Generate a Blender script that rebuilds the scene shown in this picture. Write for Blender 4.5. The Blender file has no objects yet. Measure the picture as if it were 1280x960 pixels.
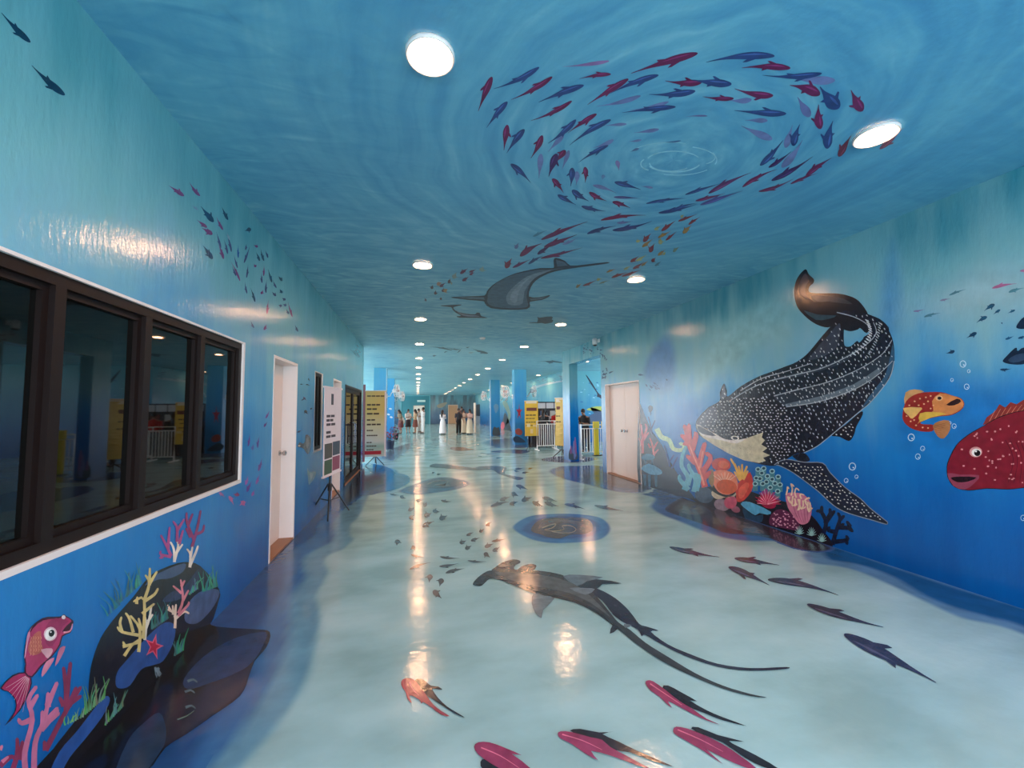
import bpy, bmesh, math, random
import numpy as np
from mathutils import Vector, Matrix
random.seed(7)
SC = bpy.context.scene
COL = SC.collection

# ------------------------------------------------------------------ camera
FPX, YAW, PITCH, ROLL, CAMZ = 517.7367, .2253, .0627, -.0094, 1.5
AL, AR, HC = -1.426, 4.3577, 3.264            # wall planes and ceiling height
def _basis():
    cy, sy, cp, sp = math.cos(YAW), math.sin(YAW), math.cos(PITCH), math.sin(PITCH)
    f = np.array([sy*cp, cy*cp, sp]); r = np.array([cy, -sy, 0.]); u = np.cross(r, f)
    c, s = math.cos(ROLL), math.sin(ROLL)
    return c*r+s*u, -s*r+c*u, f
R_, U_, F_ = _basis()
cam_d = bpy.data.cameras.new('camera'); cam = bpy.data.objects.new('camera', cam_d); COL.objects.link(cam)
cam_d.sensor_width = 36; cam_d.lens = FPX/1280*36; cam_d.clip_start = .05; cam_d.clip_end = 200
M4 = Matrix([[R_[i], U_[i], -F_[i], 0] for i in range(3)] + [[0, 0, 0, 1]]); M4.translation = (0, 0, CAMZ)
cam.matrix_world = M4
SC.camera = cam

# ------------------------------------------------------------------ world, exposure
world = bpy.data.worlds.new('sky'); SC.world = world; world.use_nodes = True
bg = world.node_tree.nodes['Background']; bg.inputs[0].default_value = (.86, .94, 1.0, 1); bg.inputs[1].default_value = 5.4
LAMP = 200.0
vs = SC.view_settings
vs.view_transform = 'Standard'; vs.look = 'None'; vs.gamma = 1; vs.use_curve_mapping = False
vs.exposure = 0.42
try:
    SC.cycles.sample_clamp_indirect = 6; SC.cycles.use_denoising = True; SC.cycles.max_bounces = 8; SC.cycles.transparent_max_bounces = 40
except Exception: pass

# ------------------------------------------------------------------ helpers
def ray(p):
    return (p[0]-640)/FPX*R_ + (480-p[1])/FPX*U_ + F_
C0 = np.array([0, 0, CAMZ])
def onX(p, X): d = ray(p); return C0 + d*(X/d[0])
def onZ(p, Z): d = ray(p); return C0 + d*((Z-CAMZ)/d[2])
def onY(p, Y): d = ray(p); return C0 + d*(Y/d[1])
def lin(c, a=1.):
    o = []
    for v in c[:3]:
        v /= 255.; o.append(v/12.92 if v <= .04045 else ((v+.055)/1.055)**2.4)
    return tuple(o) + (a,)
def newobj(name, me, parent=None):
    o = bpy.data.objects.new(name, me); COL.objects.link(o)
    if parent: o.parent = parent
    return o
def tag(o, label=None, cat=None, group=None, kind=None):
    if label: o['label'] = label
    if cat: o['category'] = cat
    if group: o['group'] = group
    if kind: o['kind'] = kind
    return o
def empty(name, loc=(0, 0, 0), rz=0):
    o = newobj(name, None); o.location = loc; o.rotation_euler = (0, 0, rz); o.empty_display_size = .1
    return o

class MB:
    "collects shapes into one mesh"
    def __init__(s): s.v = []; s.f = []; s.c = []
    def add(s, vs_, fs):
        n = len(s.v); s.v += [tuple(map(float, q)) for q in vs_]; s.f += [tuple(i+n for i in f) for f in fs]; return s
    def box(s, x0, x1, y0, y1, z0, z1):
        return s.add([(x0,y0,z0),(x1,y0,z0),(x1,y1,z0),(x0,y1,z0),(x0,y0,z1),(x1,y0,z1),(x1,y1,z1),(x0,y1,z1)],
            [(0,3,2,1),(4,5,6,7),(0,1,5,4),(1,2,6,5),(2,3,7,6),(3,0,4,7)])
    def tube(s, pts, rad, n=10, flat=1., cap=True, up=(0, 0, 1)):
        pts = [Vector(p) for p in pts]
        if not hasattr(rad, '__len__'): rad = [rad]*len(pts)
        base = len(s.v); vs_ = []
        ref = Vector(up)
        for i, p in enumerate(pts):
            t = (pts[min(i+1, len(pts)-1)]-pts[max(i-1, 0)]).normalized()
            a = ref if abs(t.dot(ref)) < .95 else (Vector((1, 0, 0)) if abs(t.x) < .9 else Vector((0, 1, 0)))
            x = t.cross(a).normalized(); y = t.cross(x).normalized()
            for k in range(n):
                an = 2*math.pi*k/n
                vs_.append(p + x*math.cos(an)*rad[i] + y*math.sin(an)*rad[i]*flat)
        fs = []
        for i in range(len(pts)-1):
            for k in range(n):
                a, b = i*n+k, i*n+(k+1) % n
                fs.append((a, b, b+n, a+n))
        if cap:
            fs.append(tuple(range(n-1, -1, -1))); m = (len(pts)-1)*n; fs.append(tuple(range(m, m+n)))
        return s.add(vs_, fs)
    def lathe(s, prof, n=20, c=(0, 0, 0), ell=1., axis='z'):
        vs_ = []; fs = []
        for r, z in prof:
            for k in range(n):
                a = 2*math.pi*k/n
                q = (r*math.cos(a), r*math.sin(a)*ell, z)
                if axis == 'y': q = (q[0], q[2], q[1])
                if axis == 'x': q = (q[2], q[0], q[1])
                vs_.append((q[0]+c[0], q[1]+c[1], q[2]+c[2]))
        for i in range(len(prof)-1):
            for k in range(n):
                a, b = i*n+k, i*n+(k+1) % n
                fs.append((a, b, b+n, a+n))
        fs.append(tuple(range(n-1, -1, -1))); m = (len(prof)-1)*n; fs.append(tuple(range(m, m+n)))
        return s.add(vs_, fs)
    def ball(s, c, r, n=10, sx=1, sy=1, sz=1):
        prof = [(max(r*math.sin(math.pi*i/n), 1e-4), -r*math.cos(math.pi*i/n)) for i in range(n+1)]
        k = len(s.v); s.lathe(prof, n*2)
        for i in range(k, len(s.v)):
            v = s.v[i]; s.v[i] = (v[0]*sx+c[0], v[1]*sy+c[1], v[2]*sz+c[2])
        return s
    def build(s, name, mat, parent=None, smooth=False, bevel=0):
        me = bpy.data.meshes.new(name); me.from_pydata(s.v, [], s.f); me.materials.append(mat)
        bm = bmesh.new(); bm.from_mesh(me); bmesh.ops.recalc_face_normals(bm, faces=bm.faces)
        if bevel:
            bmesh.ops.bevel(bm, geom=[e for e in bm.edges if len(e.link_faces) == 2 and e.calc_face_angle(0) > .6], offset=bevel, segments=1, affect='EDGES')
        bm.to_mesh(me); bm.free()
        if smooth:
            for p in me.polygons: p.use_smooth = True
        return newobj(name, me, parent)

# ------------------------------------------------------------------ materials
def nodes(name):
    m = bpy.data.materials.new(name); m.use_nodes = True; nt = m.node_tree
    return m, nt, nt.nodes['Principled BSDF']
def N(nt, typ, **kw):
    n = nt.nodes.new(typ)
    for k, v in kw.items():
        if k.startswith('i_'): n.inputs[k[2:].replace('_', ' ')].default_value = v
        else: setattr(n, k, v)
    return n
def plain(name, c, rough=.5, metal=0., var=.05, spec=.5, emit=None):
    m, nt, b = nodes(name)
    b.inputs['Roughness'].default_value = rough; b.inputs['Metallic'].default_value = metal
    b.inputs['Specular IOR Level'].default_value = spec
    tc = N(nt, 'ShaderNodeTexCoord'); nz = N(nt, 'ShaderNodeTexNoise'); nz.inputs['Scale'].default_value = 9
    nt.links.new(tc.outputs['Object'], nz.inputs['Vector'])
    hs = N(nt, 'ShaderNodeHueSaturation'); hs.inputs['Color'].default_value = lin(c)
    mr = N(nt, 'ShaderNodeMapRange'); mr.inputs[3].default_value = 1-var; mr.inputs[4].default_value = 1+var
    nt.links.new(nz.outputs[0], mr.inputs[0]); nt.links.new(mr.outputs[0], hs.inputs['Value'])
    nt.links.new(hs.outputs[0], b.inputs['Base Color'])
    if emit:
        b.inputs['Emission Color'].default_value = emit[0]+(1,); b.inputs['Emission Strength'].default_value = emit[1]
    return m
_pc = {}
def P(c, rough=.6, metal=0.):
    k = (tuple(c), rough, metal)
    if k not in _pc: _pc[k] = plain('paint_%d_%d_%d' % tuple(c), c, rough, metal)
    return _pc[k]

def gloss_bump(nt, b, kind):
    "roughness and fine relief shared by a surface and what is painted on it"
    geo = N(nt, 'ShaderNodeNewGeometry')
    mp = N(nt, 'ShaderNodeMapping')
    nz = N(nt, 'ShaderNodeTexNoise'); nz.inputs['Detail'].default_value = 4
    if kind == 'wall': mp.inputs['Scale'].default_value = (16, 16, 5); rough, st, dist = .18, .20, .012
    elif kind == 'floor': mp.inputs['Scale'].default_value = (5, 5, 5); rough, st, dist = .17, .10, .02
    else: mp.inputs['Scale'].default_value = (4, 4, 4); rough, st, dist = .42, .25, .02
    nz.inputs['Scale'].default_value = 2.4
    bp = N(nt, 'ShaderNodeBump'); bp.inputs['Strength'].default_value = st; bp.inputs['Distance'].default_value = dist
    nt.links.new(geo.outputs['Position'], mp.inputs[0]); nt.links.new(mp.outputs[0], nz.inputs['Vector'])
    nt.links.new(nz.outputs[0], bp.inputs['Height']); nt.links.new(bp.outputs[0], b.inputs['Normal'])
    b.inputs['Roughness'].default_value = rough
    return geo
def mural_mat(kind):
    m, nt, b = nodes('mural_%s' % kind)
    geo = gloss_bump(nt, b, kind)
    at = N(nt, 'ShaderNodeAttribute', attribute_name='Col')
    nz = N(nt, 'ShaderNodeTexNoise'); nz.inputs['Scale'].default_value = 14; nz.inputs['Detail'].default_value = 5
    nt.links.new(geo.outputs['Position'], nz.inputs['Vector'])
    mr = N(nt, 'ShaderNodeMapRange'); mr.inputs[1].default_value = .3; mr.inputs[2].default_value = .7
    mr.inputs[3].default_value = .8; mr.inputs[4].default_value = 1.2
    hs = N(nt, 'ShaderNodeHueSaturation')
    nt.links.new(nz.outputs[0], mr.inputs[0]); nt.links.new(mr.outputs[0], hs.inputs['Value'])
    nt.links.new(at.outputs['Color'], hs.inputs['Color']); nt.links.new(hs.outputs[0], b.inputs['Base Color'])
    return m
def ramp(nt, stops):
    r = N(nt, 'ShaderNodeValToRGB'); e = r.color_ramp.elements
    while len(e) < len(stops): e.new(.5)
    for i, (p, c) in enumerate(stops): e[i].position = p; e[i].color = lin(c)
    return r
def mth(nt, op, a, b=None, c=None):
    n = N(nt, 'ShaderNodeMath', operation=op)
    for i, x in enumerate((a, b, c)):
        if x is None: continue
        if isinstance(x, (int, float)): n.inputs[i].default_value = x
        else: nt.links.new(x, n.inputs[i])
    return n.outputs[0]
def wall_mat(name, stops, streak=.10, cloud=.26, tint=((120, 185, 195), .45)):
    m, nt, b = nodes(name); geo = gloss_bump(nt, b, 'wall')
    sx = N(nt, 'ShaderNodeSeparateXYZ'); nt.links.new(geo.outputs['Position'], sx.inputs[0])
    def noise(scale, sc=1., det=3):
        mp = N(nt, 'ShaderNodeMapping'); mp.inputs['Scale'].default_value = scale
        nz = N(nt, 'ShaderNodeTexNoise'); nz.inputs['Scale'].default_value = sc; nz.inputs['Detail'].default_value = det
        nt.links.new(geo.outputs['Position'], mp.inputs[0]); nt.links.new(mp.outputs[0], nz.inputs['Vector']); return nz.outputs[0]
    n1 = noise((1.1, 1.1, .8)); n2 = noise((7, 7, .5), 1, 4)
    z = mth(nt, 'DIVIDE', sx.outputs[2], HC)
    a = mth(nt, 'MULTIPLY', mth(nt, 'SUBTRACT', n1, .5), cloud*2)
    s = mth(nt, 'MULTIPLY', mth(nt, 'SUBTRACT', n2, .5), streak*2)
    fac = mth(nt, 'ADD', mth(nt, 'ADD', z, a), s)
    r = ramp(nt, stops); nt.links.new(fac, r.inputs[0])
    n3 = noise((3.2, 3.2, .55), 1, 4)
    up = mth(nt, 'MULTIPLY', mth(nt, 'SMOOTHSTEP' if False else 'MULTIPLY', n3, n3), z)
    f3 = N(nt, 'ShaderNodeMapRange'); f3.inputs[1].default_value = .12; f3.inputs[2].default_value = .32; f3.inputs[4].default_value = tint[1]
    nt.links.new(up, f3.inputs[0])
    mx = N(nt, 'ShaderNodeMix', data_type='RGBA'); nt.links.new(f3.outputs[0], mx.inputs[0]); nt.links.new(r.outputs[0], mx.inputs[6])
    mx.inputs[7].default_value = lin(tint[0]); nt.links.new(mx.outputs[2], b.inputs['Base Color'])
    return m
M_WL = wall_mat('wall_left_mural', [(0, (0, 88, 160)), (.17, (0, 108, 182)), (.34, (30, 126, 192)), (.52, (88, 158, 200)), (.68, (122, 180, 202)), (.82, (116, 178, 188)), (1, (84, 158, 168))])
M_WR = wall_mat('wall_right_mural', [(0, (0, 78, 150)), (.18, (0, 98, 176)), (.38, (14, 122, 196)), (.54, (60, 148, 200)), (.68, (108, 168, 192)), (.84, (106, 168, 180)), (1, (58, 136, 152))], tint=((130, 178, 184), .5))
M_COLUMN = wall_mat('column_blue', [(0, (52, 128, 186)), (.3, (58, 142, 204)), (.7, (72, 158, 214)), (1, (96, 180, 220))], .04, .1)
M_FAR = wall_mat('far_mural', [(0, (48, 74, 100)), (.3, (66, 100, 126)), (.6, (104, 122, 128)), (1, (92, 106, 110))], .15, .3)
M_BAY = wall_mat('bay_mural', [(0, (20, 96, 160)), (.3, (40, 124, 182)), (.55, (82, 156, 192)), (.8, (116, 184, 200)), (1, (120, 186, 196))], .08, .15)

def ceiling_mat():
    m, nt, b = nodes('ceiling_mural'); geo = gloss_bump(nt, b, 'ceiling')
    sw = onZ((842, 200), HC)
    sub = N(nt, 'ShaderNodeVectorMath', operation='SUBTRACT'); sub.inputs[1].default_value = tuple(sw)
    nt.links.new(geo.outputs['Position'], sub.inputs[0])
    nd = N(nt, 'ShaderNodeTexNoise'); nd.inputs['Scale'].default_value = 1.3; nd.inputs['Detail'].default_value = 3
    nt.links.new(sub.outputs[0], nd.inputs['Vector'])
    sx = N(nt, 'ShaderNodeSeparateXYZ'); nt.links.new(sub.outputs[0], sx.inputs[0])
    rr = mth(nt, 'SQRT', mth(nt, 'ADD', mth(nt, 'POWER', sx.outputs[0], 2), mth(nt, 'POWER', sx.outputs[1], 2)))
    an = mth(nt, 'ARCTAN2', sx.outputs[1], sx.outputs[0])
    cv = N(nt, 'ShaderNodeCombineXYZ')
    rd = mth(nt, 'ADD', rr, mth(nt, 'MULTIPLY', nd.outputs[0], .32))
    nt.links.new(mth(nt, 'MULTIPLY', rd, 11), cv.inputs[0])
    # cos/sin of angle keep the strokes seamless all the way round
    nt.links.new(mth(nt, 'MULTIPLY', mth(nt, 'COSINE', an), 1.6), cv.inputs[1]); nt.links.new(mth(nt, 'MULTIPLY', mth(nt, 'SINE', an), 1.6), cv.inputs[2])
    st = N(nt, 'ShaderNodeTexNoise'); st.inputs['Scale'].default_value = 1.; st.inputs['Detail'].default_value = 4
    nt.links.new(cv.outputs[0], st.inputs['Vector'])
    # horizontal waves away from the swirl
    mp = N(nt, 'ShaderNodeMapping'); mp.inputs['Scale'].default_value = (1.5, 4.2, 1)
    n2 = N(nt, 'ShaderNodeTexNoise'); n2.inputs['Scale'].default_value = 1.6; n2.inputs['Detail'].default_value = 5; n2.inputs['Distortion'].default_value = 1.4
    nt.links.new(geo.outputs['Position'], mp.inputs[0]); nt.links.new(mp.outputs[0], n2.inputs['Vector'])
    n3 = N(nt, 'ShaderNodeTexNoise'); n3.inputs['Scale'].default_value = .55; nt.links.new(geo.outputs['Position'], n3.inputs['Vector'])
    near = N(nt, 'ShaderNodeMapRange'); near.inputs[1].default_value = 1.2; near.inputs[2].default_value = 3.4; nt.links.new(rr, near.inputs[0])
    mx = N(nt, 'ShaderNodeMix', data_type='FLOAT'); nt.links.new(near.outputs[0], mx.inputs[0])
    nt.links.new(st.outputs[0], mx.inputs[2]); nt.links.new(n2.outputs[0], mx.inputs[3])
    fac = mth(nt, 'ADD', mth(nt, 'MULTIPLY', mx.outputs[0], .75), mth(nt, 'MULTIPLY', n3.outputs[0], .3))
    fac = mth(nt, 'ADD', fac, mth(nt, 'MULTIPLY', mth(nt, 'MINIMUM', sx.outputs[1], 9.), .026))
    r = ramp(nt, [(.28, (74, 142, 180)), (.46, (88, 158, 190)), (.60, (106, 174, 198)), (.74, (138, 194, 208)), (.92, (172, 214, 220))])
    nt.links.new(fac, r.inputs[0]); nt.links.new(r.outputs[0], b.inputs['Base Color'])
    return m
def floor_mat():
    m, nt, b = nodes('floor_epoxy'); geo = gloss_bump(nt, b, 'floor')
    n1 = N(nt, 'ShaderNodeTexNoise'); n1.inputs['Scale'].default_value = 1.6; n1.inputs['Detail'].default_value = 6
    mp = N(nt, 'ShaderNodeMapping'); mp.inputs['Scale'].default_value = (.7, 1.3, 1)
    nt.links.new(geo.outputs['Position'], mp.inputs[0]); nt.links.new(mp.outputs[0], n1.inputs['Vector'])
    sx = N(nt, 'ShaderNodeSeparateXYZ'); nt.links.new(geo.outputs['Position'], sx.inputs[0])
    fac = mth(nt, 'SUBTRACT', n1.outputs[0], mth(nt, 'MULTIPLY', mth(nt, 'MINIMUM', sx.outputs[1], 20.), .004))
    r = ramp(nt, [(.32, (142, 178, 180)), (.45, (156, 194, 197)), (.55, (165, 203, 207)), (.68, (176, 211, 214))])
    nt.links.new(fac, r.inputs[0]); nt.links.new(r.outputs[0], b.inputs['Base Color'])
    # scuffs break the gloss a little
    n2 = N(nt, 'ShaderNodeTexNoise'); n2.inputs['Scale'].default_value = 3.; n2.inputs['Detail'].default_value = 6; nt.links.new(geo.outputs['Position'], n2.inputs['Vector'])
    mr = N(nt, 'ShaderNodeMapRange'); mr.inputs[1].default_value = .35; mr.inputs[2].default_value = .7; mr.inputs[3].default_value = .10; mr.inputs[4].default_value = .20
    nt.links.new(n2.outputs[0], mr.inputs[0]); nt.links.new(mr.outputs[0], b.inputs['Roughness'])
    return m
M_CEIL, M_FLOOR = ceiling_mat(), floor_mat()
MUR = {k: (mural_mat(k),) for k in ('wall', 'floor', 'ceiling')}
M_DOOR = plain('door_cream', (232, 214, 204), .35, var=.02)
M_WHITE = plain('white_trim', (232, 222, 218), .45, var=.03)
M_FRAME = plain('bronze_frame', (25, 15, 14), .5, 0., var=.1, spec=.25)
M_GLASS = plain('tinted_glass', (10, 11, 10), .025, var=.0, spec=.38)
M_BLACK = plain('black_metal', (22, 20, 22), .4)
M_WOOD = plain('threshold_wood', (150, 104, 74), .5, var=.15)
M_STEEL = plain('white_steel', (226, 224, 222), .3, .1)
M_CHROME = plain('chrome', (190, 190, 190), .2, .9)
M_LENS = plain('lamp_lens', (255, 240, 220), .4, emit=((1., .51, .26), LAMP))

# ------------------------------------------------------------------ setting
floor = tag(MB().box(-8, 14, -6, 49, -.15, 0).build('floor', M_FLOOR), kind='structure')
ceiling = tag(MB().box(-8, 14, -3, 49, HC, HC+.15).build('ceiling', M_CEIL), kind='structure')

def wall_strip(mb, x0, x1, ys, holes):
    "wall between y limits with rectangular holes (y0,y1,z0,z1)"
    y = ys[0]
    for (a, b, z0, z1) in sorted(holes):
        if a > y: mb.box(x0, x1, y, a, 0, HC)
        if z0 > 0: mb.box(x0, x1, a, b, 0, z0)
        if z1 < HC: mb.box(x0, x1, a, b, z1, HC)
        y = b
    if ys[1] > y: mb.box(x0, x1, y, ys[1], 0, HC)
    return mb
W1 = (.27, 3.9, .92, 2.09); D1 = (4.63, 5.49, 0, 2.085); W2 = (6.38, 6.88, .92, 2.085); D2 = (7.72, 8.5, 0, 2.08); G1 = (8.95, 11.42, 0, 2.05)
wall_left = tag(wall_strip(MB(), AL-.2, AL, (-2.6, 11.85), [W1, D1, W2, D2, G1]).build('wall_left', M_WL), kind='structure')
D3 = (7.55, 9.1, 0, 2.08); OP = (9.32, 11.47, 0, 2.83)
wall_right = tag(wall_strip(MB(), AR, AR+.26, (-2.6, 12.05), [D3, OP]).build('wall_right', M_WR), kind='structure')
# the hall beyond
XB = 6.6
wall_bay_right = tag(MB().box(XB, XB+.2, 17.9, 48.2, 0, HC).build('wall_bay_right', M_BAY), kind='structure')
wall_bay_back = tag(MB().box(XB+.2, 14, 17.9, 18.1, 0, HC).build('wall_bay_back', M_BAY), kind='structure')
wall_bay_near = tag(MB().box(AR+.26, 14, 7.2, 7.4, 0, HC).build('wall_bay_near', M_BAY), kind='structure')
wall_bay_front = tag(MB().box(-7.8, AL-.2, 11.65, 11.85, 0, HC).build('wall_bay_front', M_BAY), kind='structure')
wall_far = tag(MB().box(-7.8, XB, 48.0, 48.2, 0, HC).build('wall_far', M_FAR), kind='structure')
columns = []
for (x0, x1, y0) in ((-1.72, -1.22, 17.6), (-1.70, -1.20, 23.2), (4.12, 4.66, 17.5), (4.18, 4.72, 23.8)):
    columns.append(tag(MB().box(x0, x1, y0, y0+.5, 0, HC).build('column', M_COLUMN), None, None, None, 'structure'))
columns[0]['label'] = 'square blue column behind the yellow banner with white edge'
columns[1]['label'] = 'square blue column beside the women looking at phones'
columns[2]['label'] = 'square blue column painted with a red starfish'
columns[3]['label'] = 'square blue column with a thin white conduit on its edge'

# ---- windows
def sash_window(name, y0, y1, z0, z1, cuts, first_wide=True):
    root = tag(empty(name, (AL, (y0+y1)/2, z0)), kind='structure')
    def sub(nm, mb, mat, par=root):
        for i, v in enumerate(mb.v): mb.v[i] = (v[0]-AL, v[1]-(y0+y1)/2, v[2]-z0)
        return mb.build(nm, mat, par)
    w = .028
    sub('white_reveal', MB().box(AL-.16, AL+.004, y0, y1, z0-.001, z0+w).box(AL-.16, AL+.004, y1-w, y1, z0+w, z1).box(AL-.16, AL+.002, y0, y0+w, z0+w, z1).box(AL-.16, AL+.002, y0+w, y1-w, z1-.014, z1), M_WHITE)
    a, b, c, d = y0+w, y1-w, z0+w, z1-.014
    f = .05
    sub('frame', MB().box(AL-.09, AL-.012, a, b, c, c+f).box(AL-.09, AL-.012, a, b, d-f, d).box(AL-.09, AL-.012, a, a+f, c+f, d-f).box(AL-.09, AL-.012, b-f, b, c+f, d-f), M_FRAME)
    lo = a+f
    for k, cy in enumerate(list(cuts)+[None]):
        hi = (cy-.028) if cy else b-f
        sub('pane', MB().box(AL-.062, AL-.054, lo, hi, c+f, d-f), M_GLASS)
        sub('sash', MB().box(AL-.07, AL-.034, lo, lo+.022, c+f, d-f).box(AL-.07, AL-.034, hi-.03, hi, c+f, d-f).box(AL-.07, AL-.034, lo+.022, hi-.03, c+f, c+f+.03).box(AL-.07, AL-.034, lo+.022, hi-.03, d-f-.03, d-f), M_FRAME)
        if cy:
            sub('mullion', MB().box(AL-.09, AL-.012, cy-.028, cy+.028, c+f, d-f), M_FRAME); lo = cy+.028
    return root
sash_window('window_1', *W1, [.87, 1.46, 2.06, 2.64, 3.23])
sash_window('window_2', *W2, [6.63])

# ---- doors
def door(name, x_leaf, side, y0, y1, z1, leaves, knob):
    root = tag(empty(name, (x_leaf, (y0+y1)/2, 0)), kind='structure')
    def sub(nm, mb, mat, par=root):
        for i, v in enumerate(mb.v): mb.v[i] = (v[0]-x_leaf, v[1]-(y0+y1)/2, v[2])
        return mb.build(nm, mat, par)
    xo = AL+.004 if side < 0 else AR-.004
    lo, hi = min(x_leaf, xo), max(x_leaf, xo)
    t = .03
    sub('jamb', MB().box(lo, hi, y0, y0+t, 0, z1), M_WHITE); sub('jamb', MB().box(lo, hi, y1-t, y1, 0, z1), M_WHITE)
    sub('head', MB().box(lo, hi, y0+t, y1-t, z1-t, z1), M_WHITE)
    sub('threshold', MB().box(lo, hi, y0+t, y1-t, .0005, .022), M_WOOD)
    wy = (y1-y0-2*t)/leaves
    for k in range(leaves):
        a = y0+t+k*wy
        lf = sub('door_leaf', MB().box(x_leaf-.02, x_leaf+.02, a+.003, a+wy-.003, .024, z1-t-.003), M_DOOR)
        s = 1 if side < 0 else -1
        ky = (a+wy-.07) if (k == 0 and leaves > 1) or leaves == 1 else a+.07
        kn = MB().lathe([(.03, 0), (.032, .012), (.012, .016), (.012, .04), (.028, .048), (.03, .07), (.012, .08)], 12, axis='x')
        for i, v in enumerate(kn.v): kn.v[i] = (v[0]*s + x_leaf+.02*s, v[1]+ky, v[2]+1.02)
        h = sub('knob', kn, M_CHROME, lf)
    return root
door('door_1', AL-.17, -1, *D1[:2], D1[3], 1, 1)
door('door_2', AL-.14, -1, *D2[:2], D2[3], 1, 1)
door('door_3', AR+.11, 1, *D3[:2], D3[3], 2, 1)

# ---- glazed double door in the left wall
gd = tag(empty('door_4', (AL, 10.18, 0)), kind='structure')
def gsub(nm, mb, mat, par=gd):
    for i, v in enumerate(mb.v): mb.v[i] = (v[0]-AL, v[1]-10.18, v[2])
    return mb.build(nm, mat, par)
y0, y1, z1 = G1[0], G1[1], G1[3]
gsub('frame', MB().box(AL-.12, AL+.01, y0, y0+.06, 0, z1).box(AL-.12, AL+.01, y1-.06, y1, 0, z1).box(AL-.12, AL+.01, y0+.06, y1-.06, z1-.06, z1), M_FRAME)
for a, b in ((y0+.06, 10.18), (10.18, y1-.06)):
    lf = gsub('door_leaf', MB().box(AL-.07, AL-.02, a+.002, a+.08, .01, z1-.06).box(AL-.07, AL-.02, b-.08, b-.002, .01, z1-.06).box(AL-.07, AL-.02, a+.08, b-.08, .01, .12).box(AL-.07, AL-.02, a+.08, b-.08, z1-.14, z1-.06), M_FRAME)
    gsub('pane', MB().box(AL-.05, AL-.042, a+.08, b-.08, .12, z1-.14), M_GLASS, lf)
    hy = b-.1 if b == 10.18 else a+.1
    gsub('handle', MB().tube([(AL-.02, hy, .75), (AL+.03, hy, .78), (AL+.03, hy, 1.22), (AL-.02, hy, 1.25)], .012, 8), M_CHROME, lf)
gsub('threshold', MB().box(AL-.1, AL+.02, y0+.06, y1-.06, .0005, .01), M_WOOD)

# ---- far end: doors, teal panel
tp = tag(MB().box(-1.75, 1.4, 47.93, 47.999, .0, 3.2).build('far_panel', P((60, 130, 140), .5), wall_far), 'teal panel painted on the end wall')
MB().box(-1.8, -1.72, 47.9, 47.93, 0, 3.22).box(1.36, 1.45, 47.9, 47.93, 0, 3.22).box(-1.8, 1.45, 47.9, 47.93, 3.18, 3.25).build('panel_edge', P((110, 180, 185), .5), wall_far)
def far_door(nm, x0, x1, z1, c):
    r = tag(empty(nm, ((x0+x1)/2, 47.9, 0)), kind='structure'); cx = (x0+x1)/2
    MB().box(x0-cx, x1-cx, -.06, .025, .01, z1).build('door_leaf', P(c, .4), r)
    MB().box(x0-cx-.06, x0-cx, -.09, .02, 0, z1+.06).box(x1-cx, x1-cx+.06, -.09, .02, 0, z1+.06).box(x0-cx, x1-cx, -.09, .02, z1, z1+.06).build('frame', P((210, 190, 170), .5), r)
    return r
far_door('door_5', -.35, .75, 2.05, (236, 222, 205)); far_door('door_6', 3.5, 4.5, 2.1, (196, 150, 112))
MB().tube([(0, 47.85, 2.5), (.9, 47.85, 2.5)], .05, 8)
# dark doorway in the bay wall
a, b = onX((593.5, 520), XB), onX((600, 520), XB)
dd = tag(empty('door_7', (XB, (a[1]+b[1])/2, 0)), kind='structure'); hw = abs(a[1]-b[1])/2
MB().box(-.03, -.002, -hw, hw, .9, 2.15).build('pane', M_GLASS, dd)
MB().box(-.03, -.002, -hw, hw, 0, .88).build('door_leaf', P((120, 130, 140), .5), dd)

# ------------------------------------------------------------------ mural tools
SURF = {'L': (wall_left, 'wall'), 'R': (wall_right, 'wall'), 'C': (ceiling, 'ceiling'), 'F': (floor, 'floor')}
def unp(s, p, h):
    if s == 'L': return onX(p, AL+h)
    if s == 'R': return onX(p, AR-h)
    if s == 'C': return onZ(p, HC-h)
    return onZ(p, h)
NRM = {'L': Vector((1, 0, 0)), 'R': Vector((-1, 0, 0)), 'C': Vector((0, 0, -1)), 'F': Vector((0, 0, 1))}
def crop(x0, y0, k): return lambda pts: [(x0+p[0]/k, y0+p[1]/k) for p in pts]
def smooth(pts, n=4, closed=True):
    out = []; m = len(pts)
    for i in range(m if closed else m-1):
        if closed: p0, p1, p2, p3 = pts[i-1], pts[i], pts[(i+1) % m], pts[(i+2) % m]
        else: p0, p1, p2, p3 = pts[max(i-1, 0)], pts[i], pts[i+1], pts[min(i+2, m-1)]
        for k in range(n):
            t = k/n; t2 = t*t; t3 = t2*t
            out.append(tuple(.5*((2*p1[j])+(-p0[j]+p2[j])*t+(2*p0[j]-5*p1[j]+4*p2[j]-p3[j])*t2+(-p0[j]+3*p1[j]-3*p2[j]+p3[j])*t3) for j in (0, 1)))
    if not closed: out.append(tuple(pts[-1]))
    return out
def clip(s, pts):
    if s in 'LR': ins = lambda q: q[2]-.002
    else: ins = lambda q: min(q[0]-AL-.002, AR-.002-q[0]) if q[1] < 11.4 else 1
    out = []
    for i in range(len(pts)):
        a, b = pts[i-1], pts[i]; fa, fb = ins(a), ins(b)
        if (fa >= 0) != (fb >= 0):
            t = fa/(fa-fb); out.append(a+(b-a)*t)
        if fb >= 0: out.append(b)
    return out
OBJN = {'L': 0, 'R': 0, 'C': 0, 'F': 0}
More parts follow.
